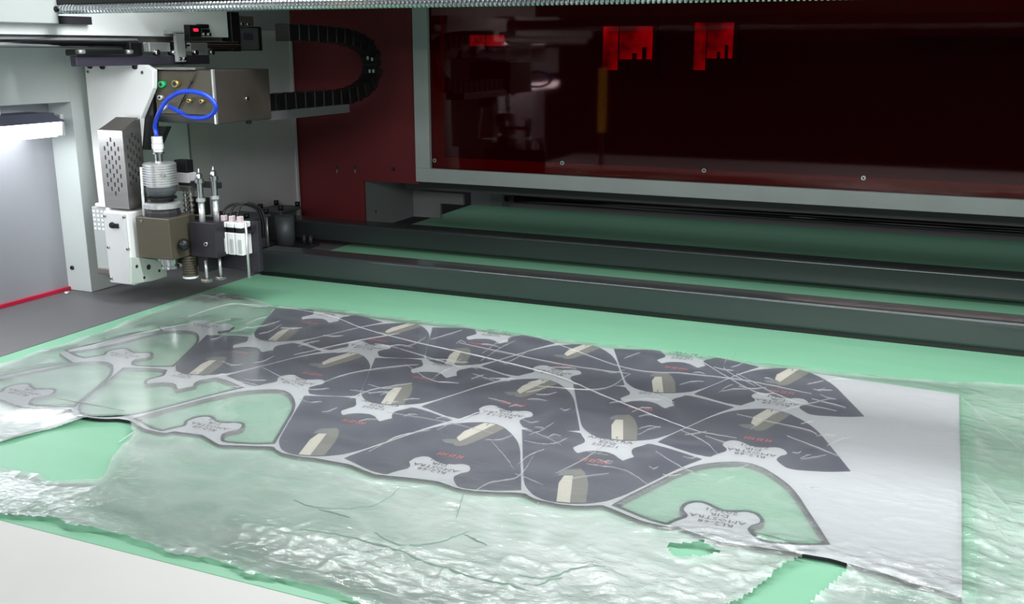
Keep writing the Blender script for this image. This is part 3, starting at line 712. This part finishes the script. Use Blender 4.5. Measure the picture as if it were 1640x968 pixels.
o = obj('guard_rod', bm, M['alu'], base=((x + xt) / 2, 3.12, .11)); tag(o, 'pale upright rod right of the three white valves', 'rod')
bm = B(); box(bm, (x + xt) / 2 - .03, (x + xt) / 2 + .006, 3.128, 3.158, .29, .30); obj('rod_bracket', bm, M['dark'], o)

# ================================================================== printed sheet and the shoe uppers
Z1 = .0095      # top of the sheet
c3 = lambda x, y: onZ(1100 + x * .22727, 560 + y * .22727, Z1)
c4 = lambda x, y: onZ(900 + x * .20654, 560 + y * .20661, Z1)
A_PX = [(-199, 654), (-176, 640), (-126, 615), (-58, 583), (10, 553), (78, 522), (147, 490), (238, 458), (306, 440), (370, 430), (450, 423), (560, 420), (640, 430), (720, 455), (800, 495), (880, 545), (940, 600), (1000, 675), (1070, 760), (1148, 858),
        (1000, 862), (860, 855), (780, 850), (712, 837), (690, 825), (650, 795), (635, 775), (660, 755), (705, 745), (712, 735), (705, 720), (680, 700), (630, 688), (560, 690), (490, 688), (430, 670), (385, 650), (350, 640), (310, 639),
        (265, 650), (245, 675), (275, 700), (277, 710), (266, 720), (235, 728), (195, 742), (160, 758), (47, 735), (10, 723), (-60, 700), (-126, 677)]
B_PX = [(92, 275), (105, 340), (125, 450), (150, 570), (162, 600), (190, 630), (230, 660), (300, 686), (380, 700), (480, 708), (560, 708), (629, 704), (704, 695), (730, 690), (830, 659), (905, 626), (979, 594), (1055, 559), (1130, 524), (1230, 484),
        (1329, 450), (1222, 420), (1092, 385), (966, 358), (925, 372), (870, 385), (855, 400), (862, 420), (882, 437), (835, 450), (800, 462), (765, 445), (735, 425), (680, 408), (600, 402), (540, 405), (490, 417), (465, 405), (445, 380), (480, 365), (525, 348), (520, 330), (500, 312), (491, 296), (430, 287), (370, 282)]
A_RAW = [c3(*p) for p in A_PX]; B_RAW = [c4(*p) for p in B_PX]
def area2(l): return sum(a[0] * b[1] - b[0] * a[1] for a, b in zip(l, l[1:] + l[:1]))
def ccw(l): return l if area2(l) > 0 else l[::-1]
A_RAW = ccw(A_RAW); B_RAW = ccw(B_RAW)
def smooth_poly(l, it=1, lim=0.5):
    """round the outline but keep its sharp corners"""
    for _ in range(it):
        out = []; n = len(l)
        for i in range(n):
            p, a, b = Vector(l[i]), Vector(l[i - 1]), Vector(l[(i + 1) % n])
            d1, d2 = (p - a), (b - p)
            ang = abs(d1.angle(d2)) if d1.length > 1e-6 and d2.length > 1e-6 else 0
            if ang > 1.35: out.append(tuple(p)); continue
            out.append(tuple(p - d1 * .17)); out.append(tuple(p + d2 * .17))
        l = out
    return l
A_RAW = smooth_poly(A_RAW); B_RAW = smooth_poly(B_RAW)
def inset(l, d):
    n = len(l); out = []
    for i in range(n):
        p, a, b = Vector(l[i]), Vector(l[i - 1]), Vector(l[(i + 1) % n])
        d1 = (p - a).normalized(); d2 = (b - p).normalized()
        n1 = Vector((-d1.y, d1.x)); n2 = Vector((-d2.y, d2.x)); m = (n1 + n2)
        if m.length < .3: m = n1
        m = m.normalized(); k = d / max(.45, m.dot(n1)); out.append(tuple(p + m * k))
    return out
def mv(l, d): return [(p[0] + d[0], p[1] + d[1]) for p in l]
AX = {0: -2.436, 2: -1.748, 4: -1.060, 6: -.372}      # columns of right-hand (DIR) outlines: label centres
AY = [2.801, 2.400, 1.999]; ADY = {0: -.013, 2: -.012, 4: -.012, 6: 0}; BDY = {1: -.014, 3: -.008, 5: 0}
BX = {1: -2.108, 3: -1.417, 5: -.727}                 # columns of left-hand (ESQ) outlines
BY = [3.136, 2.735, 2.334]
A0c, B0c = (-.372, 2.400), (-.727, 2.735)
def Aoff(c, r): return (AX[c] - A0c[0], AY[r] - A0c[1] + ADY[c])
def Boff(c, r): return (BX[c] - B0c[0], BY[r] - B0c[1] + BDY[c])
holes_at = [('A', 0, 1), ('A', 0, 2), ('A', 2, 2), ('A', 6, 2), ('B', 1, 2)]
GAP = -.0030
outer_top = [(437, 495), (520, 500), (640, 517), (740, 527), (870, 547), (985, 559), (1200, 585), (1330, 602), (1536, 632),
            (1537, 700), (1540, 800), (1540, 900), (1541, 958)]
outer_bot = [(1541, 958), (1500, 944), (1455, 934), (1420, 920), (1375, 908), (1330, 895), (1240, 880), (1150, 868), (1100, 850), (1050, 829), (985, 812), (910, 803), (850, 791), (740, 784), (700, 771), (660, 766), (600, 760), (560, 744), (510, 735), (450, 716), (352, 713), (325, 697), (270, 690), (222, 676), (190, 671), (150, 666), (118, 656), (40, 653), (0, 640)]
outer = [onZ(*p, Z1) for p in outer_top]
tb = sorted([onZ(*p, Z1) for p in outer_bot] + [(-2.78, 1.925), (-2.70, 1.905)])
low = []          # every outline near the lower edge, so that the cut edge runs just outside them
for k_, c_, r_ in [('A', 0, 2), ('A', 2, 2), ('A', 4, 2), ('A', 6, 2), ('B', 1, 2), ('B', 3, 2), ('B', 5, 2)]:
    P_ = mv(A_RAW, Aoff(c_, r_)) if k_ == 'A' else mv(B_RAW, Boff(c_, r_))
    for a_, b_ in zip(P_, P_[1:] + P_[:1]):
        for q in range(6): low.append((a_[0] + (b_[0] - a_[0]) * q / 6, a_[1] + (b_[1] - a_[1]) * q / 6))
low = np.array(low)
for x_ in np.arange(.095, -2.775, -.012):
    y_ = float(np.interp(x_, [p[0] for p in tb], [p[1] for p in tb]))
    near = low[np.abs(low[:, 0] - x_) < .016]
    if len(near): y_ = min(y_, float(near[:, 1].min()) - .006)
    outer.append((float(x_), y_))
outer += [(-2.78, 1.92), (-2.78, 2.02)]
outer += [onZ(*p, Z1) for p in [(0, 606), (70, 592), (118, 581), (95, 566), (150, 558), (200, 547), (262, 530), (254, 523), (275, 524), (298, 521), (308, 515), (329, 513), (337, 517), (352, 520), (367, 518), (375, 523), (366, 529), (349, 531), (349, 536), (403, 537), (411, 530), (424, 514), (433, 503)]]
outer = ccw(outer)
hole_polys = []; band_polys = []
for k, c, r in holes_at:
    P = mv(A_RAW, Aoff(c, r)) if k == 'A' else mv(B_RAW, Boff(c, r))
    def clean(l):
        out = []
        for p in l:
            if not out or (Vector(p) - Vector(out[-1])).length > 1e-5: out.append(p)
        return out
    P = clean(P)
    band_polys.append((inset(P, .001), inset(P, .010))); hole_polys.append(inset(P, .010))
sheet_t = thing('printed_sheet', 'large white sheet printed with slate shoe upper shapes lying on the green bed', 'sheet', (-1.2, 2.5, .001))
bm = B(); fill(bm, outer, hole_polys, .0010, Z1, 0, 1); obj('sheet', bm, [M['sheet'], M['edge']], sheet_t, recalc=False)
for o_, i_ in band_polys:
    bm = B(); fill(bm, o_, [i_], Z1 - .0002, Z1 + .0004, 0); obj('printed_outline', bm, M['pborder'], sheet_t, recalc=False, label='slate border left around a cut-out')
# text on the tabs
def text_bm(s, size):
    cu = bpy.data.curves.new('t', 'FONT'); cu.body = s; cu.size = size; cu.align_x = 'CENTER'; cu.align_y = 'CENTER'; cu.space_line = .95; cu.resolution_u = 1
    o = bpy.data.objects.new('t', cu); C.objects.link(o); bpy.context.view_layer.update()
    me = bpy.data.meshes.new_from_object(o.evaluated_get(bpy.context.evaluated_depsgraph_get()))
    bpy.data.objects.remove(o); bpy.data.curves.remove(cu)
    bm = bmesh.new(); bm.from_mesh(me); bpy.data.meshes.remove(me); return bm
T_DIR = text_bm('RL2-68\nAMOSTRA\nDIR\n2026/1', .0215); T_ESQ = text_bm('RL2-68\nAMOSTRA\nESQ\n2026/1', .0215)
def add_text(src, cx, cy, rot, parent, name, sx=1.0, z=Z1 + .0006):
    bm = src.copy()
    for v in bm.verts:
        x, y = v.co.x * sx, v.co.y
        v.co = Vector((cx + x * math.cos(rot) - y * math.sin(rot), cy + x * math.sin(rot) + y * math.cos(rot), z))
    return obj(name, bm, M['ink'], parent, recalc=False)
for c in AX:
    for r in range(3): add_text(T_DIR, AX[c] - .003, AY[r] - .005, math.pi, sheet_t, 'printed_lettering', 1.25)
for c in BX:
    for r in range(3): add_text(T_ESQ, BX[c] - .0, BY[r] - (.025 if r != 1 else .0), 0, sheet_t, 'printed_lettering', 1.25)

# red mark: a row of small slanted strokes
def red_mark(bm, cx, cy, rot, z):
    xs = [-.032, -.022, -.010, .000, .012, .022, .032]
    for i, x in enumerate(xs):
        a = [(x - .0022, -.009), (x + .0022, -.009), (x + .0052, .009), (x + .0008, .009)]
        pts = [(cx + px * math.cos(rot) - py * math.sin(rot), cy + px * math.sin(rot) + py * math.cos(rot), z) for px, py in a]
        bm.faces.new([bm.verts.new(p) for p in pts])
    for x0, x1, y in [(-.03, -.018, .0), (-.008, .002, .006), (-.008, .002, -.006), (.012, .03, 0.0)]:
        a = [(x0, y - .002), (x1, y - .002), (x1, y + .002), (x0, y + .002)]
        pts = [(cx + px * math.cos(rot) - py * math.sin(rot), cy + px * math.sin(rot) + py * math.cos(rot), z) for px, py in a]
        bm.faces.new([bm.verts.new(p) for p in pts])
A_CREAM = [c3(*p) for p in [(452, 522), (470, 478), (500, 462), (565, 424), (648, 433), (490, 546)]]
A_KHAKI = [c3(*p) for p in [(490, 548), (648, 436), (700, 448), (728, 462), (690, 490), (600, 545), (560, 568), (520, 578), (480, 574), (458, 560), (455, 528)]]
A_GREY = [c3(*p) for p in [(455, 530), (458, 560), (420, 560), (390, 550), (362, 533), (400, 530)]]
B_CREAM = [c4(*p) for p in [(384, 698), (384, 590), (415, 548), (475, 548), (475, 706)]]
B_KHAKI = [c4(*p) for p in [(477, 706), (477, 512), (520, 508), (550, 528), (572, 562), (585, 605), (582, 706)]]
B_GREY = [c4(*p) for p in [(477, 546), (415, 546), (372, 548), (380, 525), (420, 512), (477, 511)]]
def emblem(parent, l, name, m, z):
    bm = B(); fill(bm, ccw(l), [], z - .0003, z); return obj(name, bm, m, parent, recalc=False)
order_A = {2: 'third', 4: 'fifth', 6: 'seventh'}; order_B = {1: 'second', 3: 'fourth', 5: 'sixth'}
rowA = {0: 'far', 1: 'middle', 2: 'near'}
ONE = text_bm('1', .022)
def piece(k, c, r):
    off = Aoff(c, r) if k == 'A' else Boff(c, r)
    P = mv(A_RAW if k == 'A' else B_RAW, off)
    col = (order_A if k == 'A' else order_B)[c]
    kind = 'right-pointing tip' if k == 'A' else 'left-pointing tip'
    rows = rowA[r]
    lab = f'slate printed shoe upper, {rows} piece of the {col} column from the left, {kind}'
    t = thing('shoe_upper', lab, 'shoe upper', (AX.get(c, BX.get(c)), AY[r] + .2 if k == 'A' else BY[r] - .2, Z1), 'printed shoe uppers still lying in the sheet')
    out = []
    for p in inset(P, GAP * .5):
        if not out or (Vector(p) - Vector(out[-1])).length > 1e-5: out.append(p)
    bm = B(); fill(bm, out, [], Z1 + .0002, Z1 + .0010); obj('upper', bm, M['print'], t, recalc=False)
    for l, nm, m in ((A_CREAM, 'cream_patch', 'cream'), (A_KHAKI, 'khaki_patch', 'oliv'), (A_GREY, 'grey_patch', 'oliv2')) if k == 'A' else ((B_CREAM, 'cream_patch', 'cream'), (B_KHAKI, 'khaki_patch', 'oliv'), (B_GREY, 'grey_patch', 'oliv2')):
        l2 = mv(l, off)
        if k == 'B' and r == 2: pass
        emblem(t, l2, nm, M[m], Z1 + .0013)
    p = c3(505, 637) if k == 'A' else c4(605, 462)
    bm = B(); red_mark(bm, p[0] + off[0], p[1] + off[1], math.pi if k == 'A' else 0, Z1 + .0013); obj('red_mark', bm, M['redp'], t, recalc=False)
    p = c3(597, 436) if k == 'A' else c4(425, 690)
    if not (k == 'B' and r == 2): add_text(ONE, p[0] + off[0], p[1] + off[1], math.pi if k == 'A' else 0, t, 'printed_digit', 1.3, Z1 + .0017)
for k, c, r in [('A', 2, 0), ('A', 2, 1), ('A', 4, 0), ('A', 4, 1), ('A', 4, 2), ('A', 6, 0), ('A', 6, 1),
                ('B', 1, 0), ('B', 1, 1), ('B', 3, 0), ('B', 3, 1), ('B', 3, 2), ('B', 5, 0), ('B', 5, 1), ('B', 5, 2)]:
    piece(k, c, r)

# ================================================================== clear plastic film over everything
film_outer = [onZ(*p, .01) for p in [(300, 478), (330, 467), (385, 470), (440, 490), (520, 494), (650, 511), (760, 524), (880, 543), (1000, 556), (1200, 580), (1340, 598), (1480, 606), (1640, 616)]]
film_outer += [(1.1, 3.0), (1.1, 1.385)]
film_outer += [onZ(*p, .006) for p in [(1296, 968), (1333, 930), (1360, 906), (1290, 896), (1262, 910), (1238, 932), (1175, 968)]]
film_outer += [(-.50, 1.40), (-.85, 1.39)]
film_outer += [onZ(*p, .004) for p in [(560, 958), (470, 936), (393, 921), (358, 905), (300, 894), (256, 883), (171, 858), (85, 836), (0, 828)]]
film_outer += [(-2.05, 1.40), (-2.70, 1.42), (-2.74, 1.75)]
film_outer += [onZ(*p, .004) for p in [(0, 748), (68, 764), (72, 770), (110, 771), (154, 770), (178, 740), (193, 719), (207, 697), (204, 684), (190, 674), (149, 675), (110, 682), (74, 691), (0, 711)]]
film_outer += [(-2.74, 1.80)]
film_outer += [onZ(*p, .006) for p in [(0, 583), (60, 563), (140, 538), (230, 505)]]
patch = [onZ(*p, .004) for p in [(1071, 874), (1100, 876), (1128, 877), (1153, 889), (1120, 893), (1080, 892)]]
fo = np.array(film_outer); po = np.array(patch); so = np.array(outer)
def inside(px, py, poly):
    r = np.zeros(px.shape, bool); n = len(poly)
    for i in range(n):
        x1, y1 = poly[i - 1]; x2, y2 = poly[i]
        c = ((y1 > py) != (y2 > py))
        with np.errstate(divide='ignore', invalid='ignore'):
            r ^= c & (px < (x2 - x1) * (py - y1) / (y2 - y1 + 1e-12) + x1)
    return r
def dist(px, py, poly):
    d = np.full(px.shape, 9.0); n = len(poly)
    for i in range(n):
        x1, y1 = poly[i - 1]; x2, y2 = poly[i]; dx, dy = x2 - x1, y2 - y1; l = dx * dx + dy * dy + 1e-12
        t_ = np.clip(((px - x1) * dx + (py - y1) * dy) / l, 0, 1)
        d = np.minimum(d, np.hypot(px - x1 - t_ * dx, py - y1 - t_ * dy))
    return d
ST = .0062
gx = np.arange(-2.80, 1.10, ST); gy = np.arange(1.38, 3.27, ST)
GX, GY = np.meshgrid(gx, gy, indexing='ij')
rng = np.random.RandomState(3)
edge_n = np.zeros_like(GX)
def vnoise(X, Y, sx, sy, seed):
    r = np.random.RandomState(seed); T = r.rand(128, 128)
    x = X * sx + 50; y = Y * sy + 50; xi = np.floor(x).astype(int); yi = np.floor(y).astype(int)
    fx = x - xi; fy = y - yi; fx = fx * fx * (3 - 2 * fx); fy = fy * fy * (3 - 2 * fy)
    g = lambda a, b: T[a % 128, b % 128]
    return (g(xi, yi) * (1 - fx) + g(xi + 1, yi) * fx) * (1 - fy) + (g(xi, yi + 1) * (1 - fx) + g(xi + 1, yi + 1) * fx) * fy
def ridged(X, Y, sx, sy, seed):
    wx = X + .06 * (vnoise(X, Y, 7, 7, seed + 1) - .5); wy = Y + .06 * (vnoise(X, Y, 7, 7, seed + 2) - .5)
    return 1 - np.abs(2 * vnoise(wx, wy, sx, sy, seed) - 1)
jx = (vnoise(GX, GY, 14, 14, 5) - .5) * .02
ins = inside(GX + jx, GY + jx, fo) & ~inside(GX + jx * .6, GY, po)
dS = dist(GX, GY, so); inS = inside(GX, GY, so)
lift = np.where(inS, 1.0, np.clip(1 - dS / .11, 0, 1)); lift = lift * lift * (3 - 2 * lift)
def blob(px, py, rx, ry): 
    c = onZ(px, py); return np.exp(-((GX - c[0]) / rx) ** 2 - ((GY - c[1]) / ry) ** 2)
amp = .05 + .04 * (1 - lift)
for b in [(1230, 925, .22, .10), (1500, 930, .30, .12), (1640, 860, .35, .25), (1150, 870, .15, .05), (860, 950, .45, .09), (1250, 880, .14, .05), (620, 900, .3, .08), (1000, 940, .3, .12)]: amp = np.maximum(amp, blob(*b))
for b, k in [((1600, 700, .25, .4), .45), ((300, 890, .3, .05), .5), ((100, 830, .3, .04), .6), ((1230, 840, .2, .06), .55), ((345, 478, .12, .05), .8), ((900, 870, .8, .18), .30), ((700, 680, .6, .3), .12)]: amp = np.maximum(amp, k * blob(*b))
amp = amp * np.where(inS, .30 + .7 * np.clip((2.02 - GY) / .10, 0, 1), 1.0)
h = ridged(GX, GY, 13, 22, 11) ** 4 * .45 + ridged(GX, GY, 30, 48, 23) ** 3 * .40 + ridged(GX, GY, 52, 80, 31) ** 2 * .18
h2 = ridged(GX, GY + GX * .4, 9, 14, 41) ** 6
HZ = .0030 + lift * .0090 + amp * (h * .0095 + h2 * .006) + .0012 * vnoise(GX, GY, 6, 6, 9)
# raised curled folds along the outer border
dF = dist(GX, GY, fo)
HZ += .006 * np.clip(1 - dF / .03, 0, 1) * ridged(GX, GY, 16, 16, 51)
idx = -np.ones(GX.shape, int); 
keep = ins
n_ = int(keep.sum()); idx[keep] = np.arange(n_)
co = np.stack([GX[keep], GY[keep], HZ[keep]], 1)
a = idx[:-1, :-1]; b = idx[1:, :-1]; c = idx[1:, 1:]; d = idx[:-1, 1:]
ok = (a >= 0) & (b >= 0) & (c >= 0) & (d >= 0)
faces = np.stack([a[ok], b[ok], c[ok], d[ok]], 1)
base = Vector((-1.0, 2.3, .003))
me = bpy.data.meshes.new('plastic_film')
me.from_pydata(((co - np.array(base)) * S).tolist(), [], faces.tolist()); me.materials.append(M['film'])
inHole = inside(GX, GY, np.array(hole_polys[3]))
at = me.attributes.new('crinkle', 'FLOAT', 'POINT'); at.data.foreach_set('value', np.clip(.10 + .16 * ((~inS) & (GY < 2.1))[keep] + .22 * inHole[keep] + amp[keep] * .8, 0, 1).astype(np.float32))
at2 = me.attributes.new('haze_glare', 'FLOAT', 'POINT')
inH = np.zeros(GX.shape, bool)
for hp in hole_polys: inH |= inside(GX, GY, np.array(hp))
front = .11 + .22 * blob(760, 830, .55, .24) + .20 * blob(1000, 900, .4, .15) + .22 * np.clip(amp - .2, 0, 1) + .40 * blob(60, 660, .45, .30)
hz_ = .15 + front * np.clip((dS - .012) / .03, 0, 1) * (~inS) + .12 * (inH) + .14 * blob(60, 640, .5, .3)  # left blobs paint wall glare into the haze; holes whitened too
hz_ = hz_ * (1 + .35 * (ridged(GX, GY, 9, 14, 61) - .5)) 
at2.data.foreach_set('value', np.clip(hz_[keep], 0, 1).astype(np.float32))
me.polygons.foreach_set('use_smooth', [True] * len(me.polygons))
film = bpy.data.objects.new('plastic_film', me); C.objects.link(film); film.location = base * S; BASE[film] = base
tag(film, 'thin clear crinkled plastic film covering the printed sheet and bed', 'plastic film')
def hz_at(x, y):
    i = int(np.clip(round((x - gx[0]) / ST), 0, len(gx) - 1)); j = int(np.clip(round((y - gy[0]) / ST), 0, len(gy) - 1)); return float(HZ[i, j])
# folds: thin doubled ridges of film
folds_px = [([(400, 485), (520, 505), (590, 530), (690, 555), (760, 570), (880, 600), (960, 632), (1030, 660), (1110, 690), (1180, 703)], 3.2),
            ([(480, 845), (560, 858), (640, 882), (700, 905), (780, 930), (850, 945)], 2.2), ([(470, 797), (510, 810), (590, 808), (620, 795), (640, 780)], 1.6), ([(510, 812), (560, 825)], 1.3),
            ([(600, 850), (640, 872), (700, 866), (752, 848)], 1.5), ([(742, 792), (730, 828)], 1.3), ([(745, 853), (780, 870)], 1.3), ([(830, 920), (880, 925), (920, 910), (970, 908)], 1.6), ([(850, 940), (900, 925)], 1.4),
            ([(860, 540), (1000, 590), (1100, 600), (1200, 612), (1300, 632)], 1.4), ([(735, 550), (900, 585), (1010, 600)], 1.4), ([(760, 790), (785, 775), (830, 765), (855, 732)], 1.5), ([(785, 705), (810, 735), (825, 755)], 1.4), ([(825, 760), (870, 778)], 1.2),
            ([(640, 560), (700, 578), (740, 590)], 1.2), ([(470, 570), (560, 550), (640, 535)], 1.2), ([(500, 620), (560, 600), (620, 590), (670, 585)], 1.5), ([(420, 590), (480, 620)], 1.3), ([(560, 640), (600, 625), (660, 615)], 1.3),
            ([(690, 545), (740, 530)], 1.0), ([(1090, 690), (1130, 710), (1150, 730)], 1.2), ([(1130, 700), (1190, 720)], 1.2), ([(1090, 560), (1200, 625), (1240, 632)], 1.2), ([(1200, 690), (1250, 660), (1330, 640)], 1.1),
            ([(890, 760), (940, 735), (975, 705)], 1.2), ([(905, 770), (975, 760)], 1.1), ([(940, 745), (1000, 755), (1040, 780)], 1.1), ([(1050, 725), (1100, 755), (1140, 765)], 1.2), ([(1180, 560), (1160, 590), (1210, 620)], 1.0), ([(1180, 665), (1290, 690), (1310, 700)], 1.1),
            ([(1260, 700), (1350, 735)], 1.0), ([(1300, 640), (1355, 655)], 1.1), ([(620, 662), (700, 675), (790, 695)], 1.3), ([(700, 690), (740, 672), (790, 655)], 1.0), ([(590, 725), (640, 700), (690, 690)], 1.0), ([(300, 505), (370, 485), (430, 492)], 1.2), ([(330, 478), (360, 470), (350, 488)], 1.6),
            ([(110, 565), (200, 540), (300, 520)], 1.0), ([(90, 640), (200, 660)], .8), ([(190, 706), (215, 694), (206, 710)], 2.2), ([(1180, 600), (1260, 640), (1340, 660)], .9), ([(1540, 640), (1600, 690), (1640, 720)], 1.1), ([(1560, 760), (1640, 840)], 1.4), ([(1560, 800), (1600, 850), (1640, 880)], 1.4),
            ([(860, 620), (960, 625), (1010, 600)], 1.0), ([(650, 585), (690, 610), (735, 615)], 1.0), ([(840, 690), (870, 700), (900, 715)], 1.0), ([(830, 745), (850, 730), (872, 722)], 1.0)]
for _ in range(110):
    a_ = random.choice([.35, .2, -.1, .9, -.5]) + random.uniform(-.3, .3); l_ = random.uniform(14, 46); x_, y_ = random.uniform(330, 1330), 0
    y_ = random.uniform(505 + (x_ - 330) * .10, 640 + (x_ - 330) * .17); q_ = random.uniform(-4, 4)
    folds_px.append(([(x_, y_), (x_ + l_ * .5, y_ - l_ * .5 * a_ * .5 + q_), (x_ + l_, y_ - l_ * a_ * .5)], random.uniform(.45, .8)))
bm = B()
for pts, wpx in folds_px:
    dark_fold = 1 if min(p[1] for p in pts) > 775 and pts[0][0] < 1000 else 0
    P = catmull([(*onZ(*p, .011), 0) for p in pts], 7)
    wdt = wpx * .0010; prev = None; nP = len(P)
    for i, p in enumerate(P):
        d_ = (P[min(i + 1, nP - 1)] - P[max(i - 1, 0)]).normalized(); nn = Vector((-d_.y, d_.x, 0))
        tap = math.sin(math.pi * min(1, max(.08, (i + .5) / nP))) ** .5 * (0.75 + .5 * random.random())
        p = p + nn * (random.random() - .5) * .003
        z = hz_at(p.x, p.y) + .0009
        row = [bm.verts.new((p.x + nn.x * wdt * tap, p.y + nn.y * wdt * tap, z - .0004)), bm.verts.new((p.x, p.y, z + .0022 * tap)), bm.verts.new((p.x - nn.x * wdt * tap, p.y - nn.y * wdt * tap, z - .0004))]
        if prev:
            for q in (0, 1): bm.faces.new([prev[q], prev[q + 1], row[q + 1], row[q]]).material_index = dark_fold
        prev = row
o = obj('fold', bm, [M['crease'], M['creased']], film, recalc=False); o['kind'] = 'stuff'
